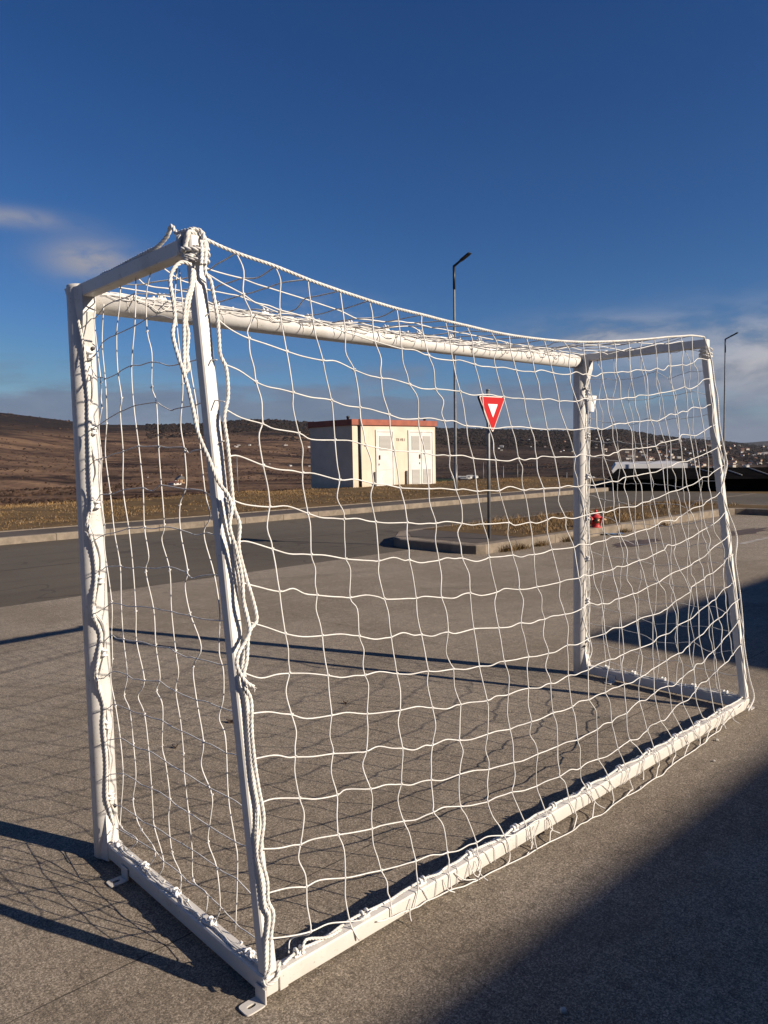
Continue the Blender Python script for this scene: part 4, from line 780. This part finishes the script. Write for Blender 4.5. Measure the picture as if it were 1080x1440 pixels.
for c in range(NC):
    mx = max(r for r in range(0, 17) if (c, r) in K3); pts = [K3[(c, r)] for r in range(0, mx+1) if (c, r) in K3]
    for q in bar_out.get(c+1, []): pts.append(back(*q, off=.004))
    if c == 0: pts += [on_ground(408, 1322, zt+.02), on_ground(406, 1340, zt+.01)]
    if c == 1: pts += [on_ground(493, 1302, zt+.003)]
    strand(NET, pts, .075, side=nB, ph=c)
    for q in pts[1:mx+1]: knot(NET, q)
HEM3 = [back(*q, off=.004) for q in hem]; strand(NET, HEM3, .03, side=nB)
# short lacing turns round the rear bar
for c in range(3, 21):
    u0 = UL+.2+(UR-UL-.3)*c/21+rng.normal(0, .02)
    for q in range(2):
        u1 = u0+q*.045+rng.normal(0, .006); sl = rng.normal(0, .02); pts = []
        for a in np.linspace(0, 2*math.pi, 13): pts.append(P(u1+sl*math.sin(a), VRB+.0245*max(-1, min(1, 1.35*math.cos(a))), BZ+.0300*max(-1, min(1, 1.35*math.sin(a)))))
        NET.tube(pts, .0016, 5)
for i in range(11):
    u0 = rng.uniform(UL+.5, UR-.1); a = P(u0, VRB-.024, BZ+.02); b = P(u0+rng.normal(0, .03), VRB-.03-rng.uniform(.01, .05), .012); NET.tube(catmull([a, (a+b)/2+[0, 0, -.01], b+P(.01, 0, 0)], 5), .0018, 5)
net = thing('goal_net', P((UL+UR)/2, VRB, 0), 'white knotted cord net tied over the frame of the goal', 'net')
NET.build('back_netting', M['cord'], net)
# ------------------------------------------------------------------ left side netting, traced as well
V7 = [[(134, 430), (133, 455.5), (142, 538), (142, 559), (143, 574), (139, 602), (143, 646), (141, 693), (147, 738), (147, 771), (157, 846), (157, 890), (158, 927), (155.5, 954), (162.5, 993), (169, 1038), (173, 1090), (170, 1140), (171, 1164), (193, 1181), (178.5, 1197)],
 [(146, 427), (143.5, 481), (148, 533), (149.5, 560), (150, 596), (148, 638), (155, 693), (161, 749), (169, 796), (170.5, 852), (173.6, 899), (179, 949), (174.5, 977), (182.5, 999), (187.5, 1046), (191, 1090.5), (187, 1124), (191.5, 1149), (199, 1167), (218.5, 1197), (209.6, 1219)],
 [(169.5, 402), (168, 430), (164, 468.5), (165.5, 520), (171, 560), (169, 579), (173, 635), (173, 688), (181, 743), (187, 799), (191, 860), (192, 902), (203, 957), (194, 979), (203, 1004), (209, 1054), (213, 1107), (215, 1140), (217, 1163), (230, 1211), (223, 1233)],
 [(191, 389), (190, 448), (185, 515), (188, 570), (195, 627), (201, 685), (203, 741), (209, 782), (205, 804), (216, 857), (219, 907), (225, 952), (220, 971), (228.6, 993), (228, 1049), (233, 1074), (239, 1124), (237, 1150), (242, 1199), (254, 1229), (253.5, 1254)],
 [(213, 378), (206, 414), (207, 466), (213.5, 497), (213.5, 544), (220, 567), (223, 629), (226, 671), (231, 738), (227.5, 760), (238.6, 802), (241, 858), (247, 915.5), (251, 946), (247, 971), (254, 1015.5), (258, 1060), (259, 1088), (265, 1142), (270, 1193), (272, 1238), (291, 1257), (290, 1282)],
 [(246, 339), (248.5, 378), (246, 420), (250, 470), (257, 540), (254, 596), (259.5, 635), (262, 682), (253, 710), (254, 749), (263.6, 802), (260, 824), (267, 862), (283, 910), (271.6, 938), (276, 982), (286, 1043), (283, 1077), (298, 1118), (296, 1150), (292.6, 1184), (304.5, 1220), (309.5, 1274), (303, 1296)],
 [(252, 378), (258, 440), (268, 520), (276, 568), (281.6, 629), (288.6, 693), (295.5, 727), (286.6, 751.6), (301, 807), (309, 860), (308, 915.5), (314, 943), (314, 982), (308, 1010), (317, 1038), (321, 1121), (330, 1180), (334, 1214), (331, 1310)]]
H7 = [[(100, 449), (118, 452), (134, 447), (147, 431), (169, 421), (191, 412)],
 [(124, 509), (137, 495), (145, 481), (164, 470), (188, 459), (207, 448), (225, 444), (246, 449), (268, 452), (293, 442)],
 [(124, 510), (136, 530), (149, 532), (165, 525.5), (185, 514), (213.5, 509), (235.5, 514), (256, 511), (282, 505), (305, 506)],
 [(126, 604), (140, 597), (169, 579), (188, 571), (219, 566), (240, 577), (256, 573), (277, 569), (295, 563), (316, 565)],
 [(130, 650), (142, 645), (150, 643), (173, 635), (195, 627), (222, 627), (258, 629), (265, 637), (282, 632), (315, 620)],
 [(131, 712), (141, 696), (155, 695), (173, 689), (201, 686), (214, 690.5), (226, 682), (261, 688), (288, 691), (299, 703), (320, 703)],
 [(134, 760), (147, 752), (161, 749), (181, 743), (203, 742), (231, 741), (254, 745), (274, 752), (291, 749), (324, 753)],
 [(136, 803), (150, 797), (169, 796), (187, 799), (208, 799), (237, 797), (262, 805), (270, 813), (301, 808), (329, 808)],
 [(139, 858), (156, 849), (170.5, 850), (190, 853), (216, 855), (242, 860), (267, 866), (309, 872.5), (338, 872.5)],
 [(141, 905), (157, 893), (173, 899), (192, 902), (219, 909), (238, 911), (262, 924), (280, 927), (312, 935), (345, 934)],
 [(145, 955), (157, 945), (179, 949), (187, 955), (203, 957), (225, 958), (249, 973), (275, 984), (314, 996), (347, 1002)],
 [(146, 1000), (160, 990), (181, 998), (205, 1006), (228, 1013), (255, 1028), (286, 1043), (319, 1059), (350, 1067)],
 [(149, 1040), (167, 1038), (188, 1049), (209, 1056), (232, 1070), (258, 1086), (286, 1103), (321, 1121), (342, 1134), (362, 1134)],
 [(150, 1090), (172, 1088), (190, 1097), (213, 1109), (239, 1124), (266, 1144), (284, 1155), (307, 1170), (337, 1187), (364, 1196)],
 [(153, 1130), (170, 1134), (192, 1148), (216, 1162), (242, 1179), (270, 1195), (302, 1217), (330, 1234), (355, 1259), (372, 1263)],
 [(164, 1165), (192, 1181), (218.5, 1197), (230, 1211), (254, 1229), (284, 1251), (309, 1274), (337, 1304), (361, 1320), (372, 1321)]]
SN = MB()
def lsurf(px, py):
    q = left_(px, py); u, v = UV(q[0], q[1]); s = min(1, max(0, (VF-v)/.9)); z = min(1, max(0, q[2]/2)); return left_(px, py, .03*math.sin(math.pi*s)*math.sin(math.pi*z)-.012)
for L in V7: SN.tube(catmull([lsurf(*q) for q in L], 5), .0019, 6)
for L in H7: strand(SN, [lsurf(*q) for q in L], .02, r=.0017, side=nL)
for L in V7[:6]:
    for q in L[2:-2:2]: knot(SN, lsurf(*q), .0038)
SN.build('side_netting', M['cord'], net)
# ------------------------------------------------------------------ right side netting
SN = MB(); us = UR+.004; gv = np.linspace(VF-.06, VRB+.03, 9); gz = np.linspace(.10, HT-.05, 17); G = {}
def rear_v(z): return VRB+(VRT-VRB)*z/HT
for i in range(9):
    for j in range(17):
        z = gz[j]; v1 = rear_v(z)+.02; s = i/8; v = VF-.05+(v1-VF+.05)*s; bl = math.sin(math.pi*s)*math.sin(math.pi*j/16); G[(i, j)] = P(us+rng.normal(0, .008)+.05*bl, v+rng.normal(0, .010), z-.05*bl+rng.normal(0, .010)-.03*s*(1-j/16))
for i in range(9): strand(SN, [P(us, UV(*G[(i, 0)][:2])[1], zt+.004)]+[G[(i, j)] for j in range(17)]+[P(us, UV(*G[(i, 16)][:2])[1], HT-.045)], .06, r=.0018, side=eu, ph=i)
for j in range(17): strand(SN, [P(us, VF-.04, gz[j]+.01)]+[G[(i, j)] for i in range(9)]+[P(us, rear_v(gz[j]), gz[j]-.01)], .04, r=.0016, side=eu, ph=j)
for s_ in (-.005, .012): strand(SN, [P(UR, VF, z)+np.array([.75, -.66, 0])*(PR+.012)+eu*(s_+rng.normal(0, .004)) for z in np.linspace(.14, 1.82, 22)], .05, r=.0026, side=ev)
SN.build('side_netting', M['cord'], net)
# ------------------------------------------------------------------ roof netting between crossbar and rear cord
TN = MB(); rope3 = catmull([back(*q, off=.002) for q in rope_top], 6); ru = np.array([UV(q[0], q[1])[0] for q in rope3])
def rope_at(u): return np.array([np.interp(u, ru, rope3[:, k_]) for k_ in range(3)])
nt_ = 5; cols = [UV(*K3[(c, 0)][:2])[0] for c in range(NC)]
def roof_pt(u, s):
    a = P(u, VF-.02, HT-.012); b = rope_at(u); q = a+(b-a)*s; q[2] -= .035*math.sin(math.pi*s)*(1+.4*math.sin(u*5)); return q
RG = {}
for i, u in enumerate(cols):
    for j in range(nt_+1): RG[(i, j)] = roof_pt(u+rng.normal(0, .012)-.05*(1-j/nt_), j/nt_)+rng.normal(0, .006, 3)
    strand(TN, [RG[(i, j)] for j in range(nt_)]+[K3[(i, 0)]], .10, r=.0021, side=ez, ph=i)
for j in range(1, nt_): strand(TN, [P(UL, VF-.03-(VF-VRT)*j/nt_, HT+.002)]+[RG[(i, j)] for i in range(NC)]+[P(UR, VF-.03-(VF-VRT)*j/nt_, HT+.002)], .05, r=.0023, side=ez, ph=j)
def on_bar(u, a, r): return P(u, VF, HT-.053)+(ez*math.cos(a)-ev*math.sin(a))*r
for a0 in np.linspace(-.55, .95, 9):
    pts = [on_bar(u, a0+rng.normal(0, .16), .0395+abs(rng.normal(0, .0022))) for u in np.linspace(UL+.06, UR-.05, 70)]; TN.tube(catmull(pts, 3), .0023, 5)
for i in range(70):                                             # slack loops of the bunched net
    u = rng.uniform(UL+.1, UR-.08); a0 = rng.uniform(-.4, .8); du = rng.uniform(.02, .07); pts = [on_bar(u+du*math.sin(t), a0+.42*(1-math.cos(t))*rng.uniform(.7, 1.2), .0405+.004*math.sin(t*.5)) for t in np.linspace(0, rng.uniform(3., 5.6), 9)]; TN.tube(catmull(pts, 3), .0020, 5)
for u in np.linspace(UL+.15, UR-.12, 22):
    u1 = u+rng.normal(0, .03); TN.tube([on_bar(u1+rng.normal(0, .002)+.01*t, .9+t, .0388) for t in np.linspace(0, 1.3, 6)], .0013, 5)
for u in np.linspace(UL+.22, UR-.2, 15): knot(TN, on_bar(u+rng.normal(0, .02), .35, .044), .0075)
TN.build('roof_netting', M['cord'], net)
k = MB(); rope(k, [back(285, 333, .004)]+[back(*q, off=.002) for q in rope_top], .0052); 
# the thick cord along the left top bar and down the near post
tb = [(108.5, 411), (117.6, 402), (132, 395), (145, 383.5), (158, 378), (176, 368.5), (194, 359), (209.6, 351), (222.6, 344), (235.6, 331), (241, 318), (248.5, 328), (259, 325), (272, 323)]
pT = P(UL, VF, HT+.004)
def ontop(px, py, du): return on_plane(px, py, P(UL+du, 0, 0), eu)
rope(k, [ontop(x_, y_+(2. if x_ < 225 else 0), -.010) for x_, y_ in tb], .0062, pitch=.05)
fp = [(110, 450), (116, 479), (119, 500), (121.5, 528), (124.6, 559), (125.5, 602), (127.5, 665.5), (129, 710), (123, 734), (131.6, 771), (135, 812), (131, 860), (141.6, 890.5), (139, 921), (136, 954), (146, 990), (146, 1021), (150, 1071), (150, 1118), (154, 1138), (160, 1160)]
rope(k, [on_plane(*q, P(UL, VF-PR-.007, 0), -ev) for q in fp], .0058)
strand(k, [on_plane(px+5+3*math.sin(py*.05), py, P(UL, VF-PR-.006, 0), -ev) for px, py in fp[3:]], .04, r=.0025, side=ev)
# cords lying along the ground bars
for (a, b, n_, m_) in ((P(UL, VF-.12, zt+.004), P(UL, VRB+.03, zt+.004), 26, eu), (P(UR, VF-.12, zt+.004), P(UR, VRB+.03, zt+.004), 26, eu)):
    for q_ in range(3): strand(k, [a+(b-a)*s+m_*(-.010+.007*q_+rng.normal(0, .005))+ez*abs(rng.normal(0, .002)) for s in np.linspace(0, 1, 9+2*q_)], .06, r=(.0034, .0022, .0020)[q_], side=ez)
    for s in np.linspace(.1, .95, 7): knot(k, a+(b-a)*(s+rng.normal(0, .02))+m_*rng.normal(0, .004)+ez*.002, rng.uniform(.004, .006))
rb = [P(UL+.045, VRB-.004, zt+.001)]+[P(u, VRB+rng.normal(0, .004), zt+.003+abs(.010*math.sin(u*12.5))) for u in np.linspace(UL+.10, UR-.03, 60)]
rope(k, rb, .0042)
# near end of that cord leaving its clip
rope(k, [on_ground(425, 1342, zt+.012), on_ground(428, 1325, zt+.03), on_ground(436, 1320, zt+.025), on_ground(460, 1318, zt+.008), on_ground(480, 1307, zt+.005)], .0042)
# lashings where cord meets the right corner
for a0 in range(3): rope(k, [P(UR, VRT-.005, HT-.06-.018*a0)+(eu*math.cos(a)+ev*math.sin(a))*.032+ez*.006*math.sin(a*2+a0) for a in np.linspace(0, 5.6, 12)], .0048)
re = [(990, 474), (1000, 505), (1005, 540), (1009, 560), (1012, 600), (1020, 640), (1022, 655), (1016, 690), (1024, 720), (1036, 755), (1034, 790), (1040, 830), (1044, 870), (1046, 905), (1053, 950), (1060, 980), (1052, 1000)]
rope(k, [back(*q, off=.012) for q in re], .0045)
strand(k, [back(px-6+4*math.sin(py*.03), py, .010) for px, py in re[2:-1]], .05, r=.0032, side=nB)
k.build('edge_cord', M['rope'], net)
# ------------------------------------------------------------------ the slack tie ropes on the near rear post
def rp(px, py, off): return on_plane(px, py, pB+nB*off, nB)
tr = MB()
A_ = [(289, 350), (289, 384), (296, 394), (301.5, 421), (306, 448), (308, 475.6), (310, 499), (317, 514.5), (320, 532), (320.5, 560), (315.5, 588), (320.5, 629), (326, 685), (329, 713), (337, 738), (336, 771), (345.5, 810), (354, 838), (359.7, 860), (360.5, 874), (350, 890.5), (347, 929), (341.6, 951.6), (344, 965.5), (353, 985), (354, 1026.6), (358, 1071), (364, 1110), (371, 1151), (366.6, 1199), (375.5, 1238), (377, 1267), (384.4, 1285), (381, 1318), (380, 1360), (374, 1377)]
rope(tr, [rp(*q, .012) for q in A_], .0052)
B_ = [(269, 372.6), (256, 368.7), (244.6, 378), (239.5, 396), (244.6, 429.6), (246, 450), (243, 471), (251, 502), (259, 525.6), (266.7, 554), (272, 577), (279, 610), (293, 643), (306.6, 676.6), (320.5, 696), (326, 715.5), (323, 740.5), (331.6, 771), (340, 810), (343, 849), (351, 885), (345, 902), (336, 918), (333, 934), (339, 949), (347, 960), (357, 966)]
rope(tr, [rp(*q, .028 if i < 10 else .024) for i, q in enumerate(B_)], .0052)
C_ = [(271, 378), (268, 403.7), (261.5, 424), (259, 455.6), (259, 486.7), (259, 512), (261, 524), (265, 517), (263, 500), (265, 470), (262, 452), (266, 425), (272, 398), (273, 380)]
rope(tr, [rp(*q, .020) for q in C_], .0048)
D_ = [(316, 700), (322, 735), (330, 770), (336, 812), (344, 850), (350, 880), (344, 915), (340, 948), (346, 985), (349, 1020), (352, 1060), (356, 1100), (362, 1140), (361, 1195), (368, 1240), (372, 1275), (378, 1290), (374, 1330), (374, 1365)]
rope(tr, [rp(*q, .006) for q in D_], .0046)
# turns round the post and the corner lashing
def wrap(cu, cv, z, r1, turns, rise, rr_, n_=13, ph=0.):
    rope(tr, [P(cu, cv, z+rise*a/(2*math.pi))+(eu*math.cos(a+ph)+ev*math.sin(a+ph))*r1*(1+.10*math.cos(4*(a+ph))) for a in np.linspace(0, 2*math.pi*turns, int(n_*turns))], rr_)
zc = on_plane(283, 372, P(UL, VRT, 0), -ev)[2]
wrap(UL, rear_v(zc)+.0, zc, .031, 1.3, .008, .0055, ph=2.)
wrap(UL, VRT, HT-.066, .031, 1.4, .010, .0062)
wrap(UL, VRT-.004, HT-.038, .034, 1.2, -.016, .0064, ph=1.)
for dv_, tl, r_ in ((.038, .012, .0062), (.022, -.016, .0066), (.002, .020, .0064)):
    rope(tr, [P(UL, VRT+dv_, HT-.026)+(eu*np.sign(math.cos(a))*abs(math.cos(a))**.55+ez*np.sign(math.sin(a))*abs(math.sin(a))**.55)*(.0285+rng.normal(0, .0015))+ev*tl*math.cos(a*1.3) for a in np.linspace(-.9, 3.9, 13)], r_)
rope(tr, [P(UL-.01, VRT+.05, HT+.004), P(UL+.008, VRT+.028, HT+.013), P(UL-.006, VRT+.006, HT+.015), P(UL+.012, VRT-.016, HT+.008), P(UL+.014, VRT-.030, HT-.014), P(UL+.02, VRT-.034, HT-.045)], .0066)
for s_ in (-.012, .010): rope(tr, [rp(285+s_*200, 338, .012), rp(287+s_*250, 356, .014), rp(286+s_*250, 372, .018)], .0050)
zf = .062
rope(tr, [P(UL-.024, VRB-.01, zf), P(UL-.018, VRB-.026, zf-.006), P(UL+.012, VRB-.028, zf+.002), P(UL+.026, VRB-.012, zf+.014), P(UL+.036, VRB-.004, zt+.012)], .0052)
# frayed ends
e_ = rp(357, 966, .024)
for i in range(8): tr.tube([e_, e_+np.array([rng.normal(.004, .003), rng.normal(0, .002), -.006+rng.normal(0, .003)])], .0009, 4)
tag(tr.build('tie_rope', M['rope'], None, P(UL, VRB, 0)), 'thick white rope coiled and hanging loose down the near rear post', 'rope')
# white card tied to the far post
b0 = on_plane(831, 579, P(UR, VF-PR-.02, 0), -ev); k = MB(); w_, h_ = .078, .098; cr_ = np.array([.90, .43, 0]); nr_ = np.array([.43, -.90, 0]); g_ = []
for j in range(6):
    for i in range(7):
        s = i/6; z = j/5; g_.append(b0+cr_*((s-.45)*w_*(.55+.45*z))+ez*z*h_+nr_*(.010*math.sin(math.pi*s)+.004*z))
k.add(g_, [(j*7+i, j*7+i+1, (j+1)*7+i+1, (j+1)*7+i) for j in range(5) for i in range(6)]); o = k.build('hanging_tag', M['plastic'], None, b0); sm = o.modifiers.new('thickness', 'SOLIDIFY'); sm.thickness = .002
tag(o, 'small curled white plastic tag tied to the far front post', 'tag')
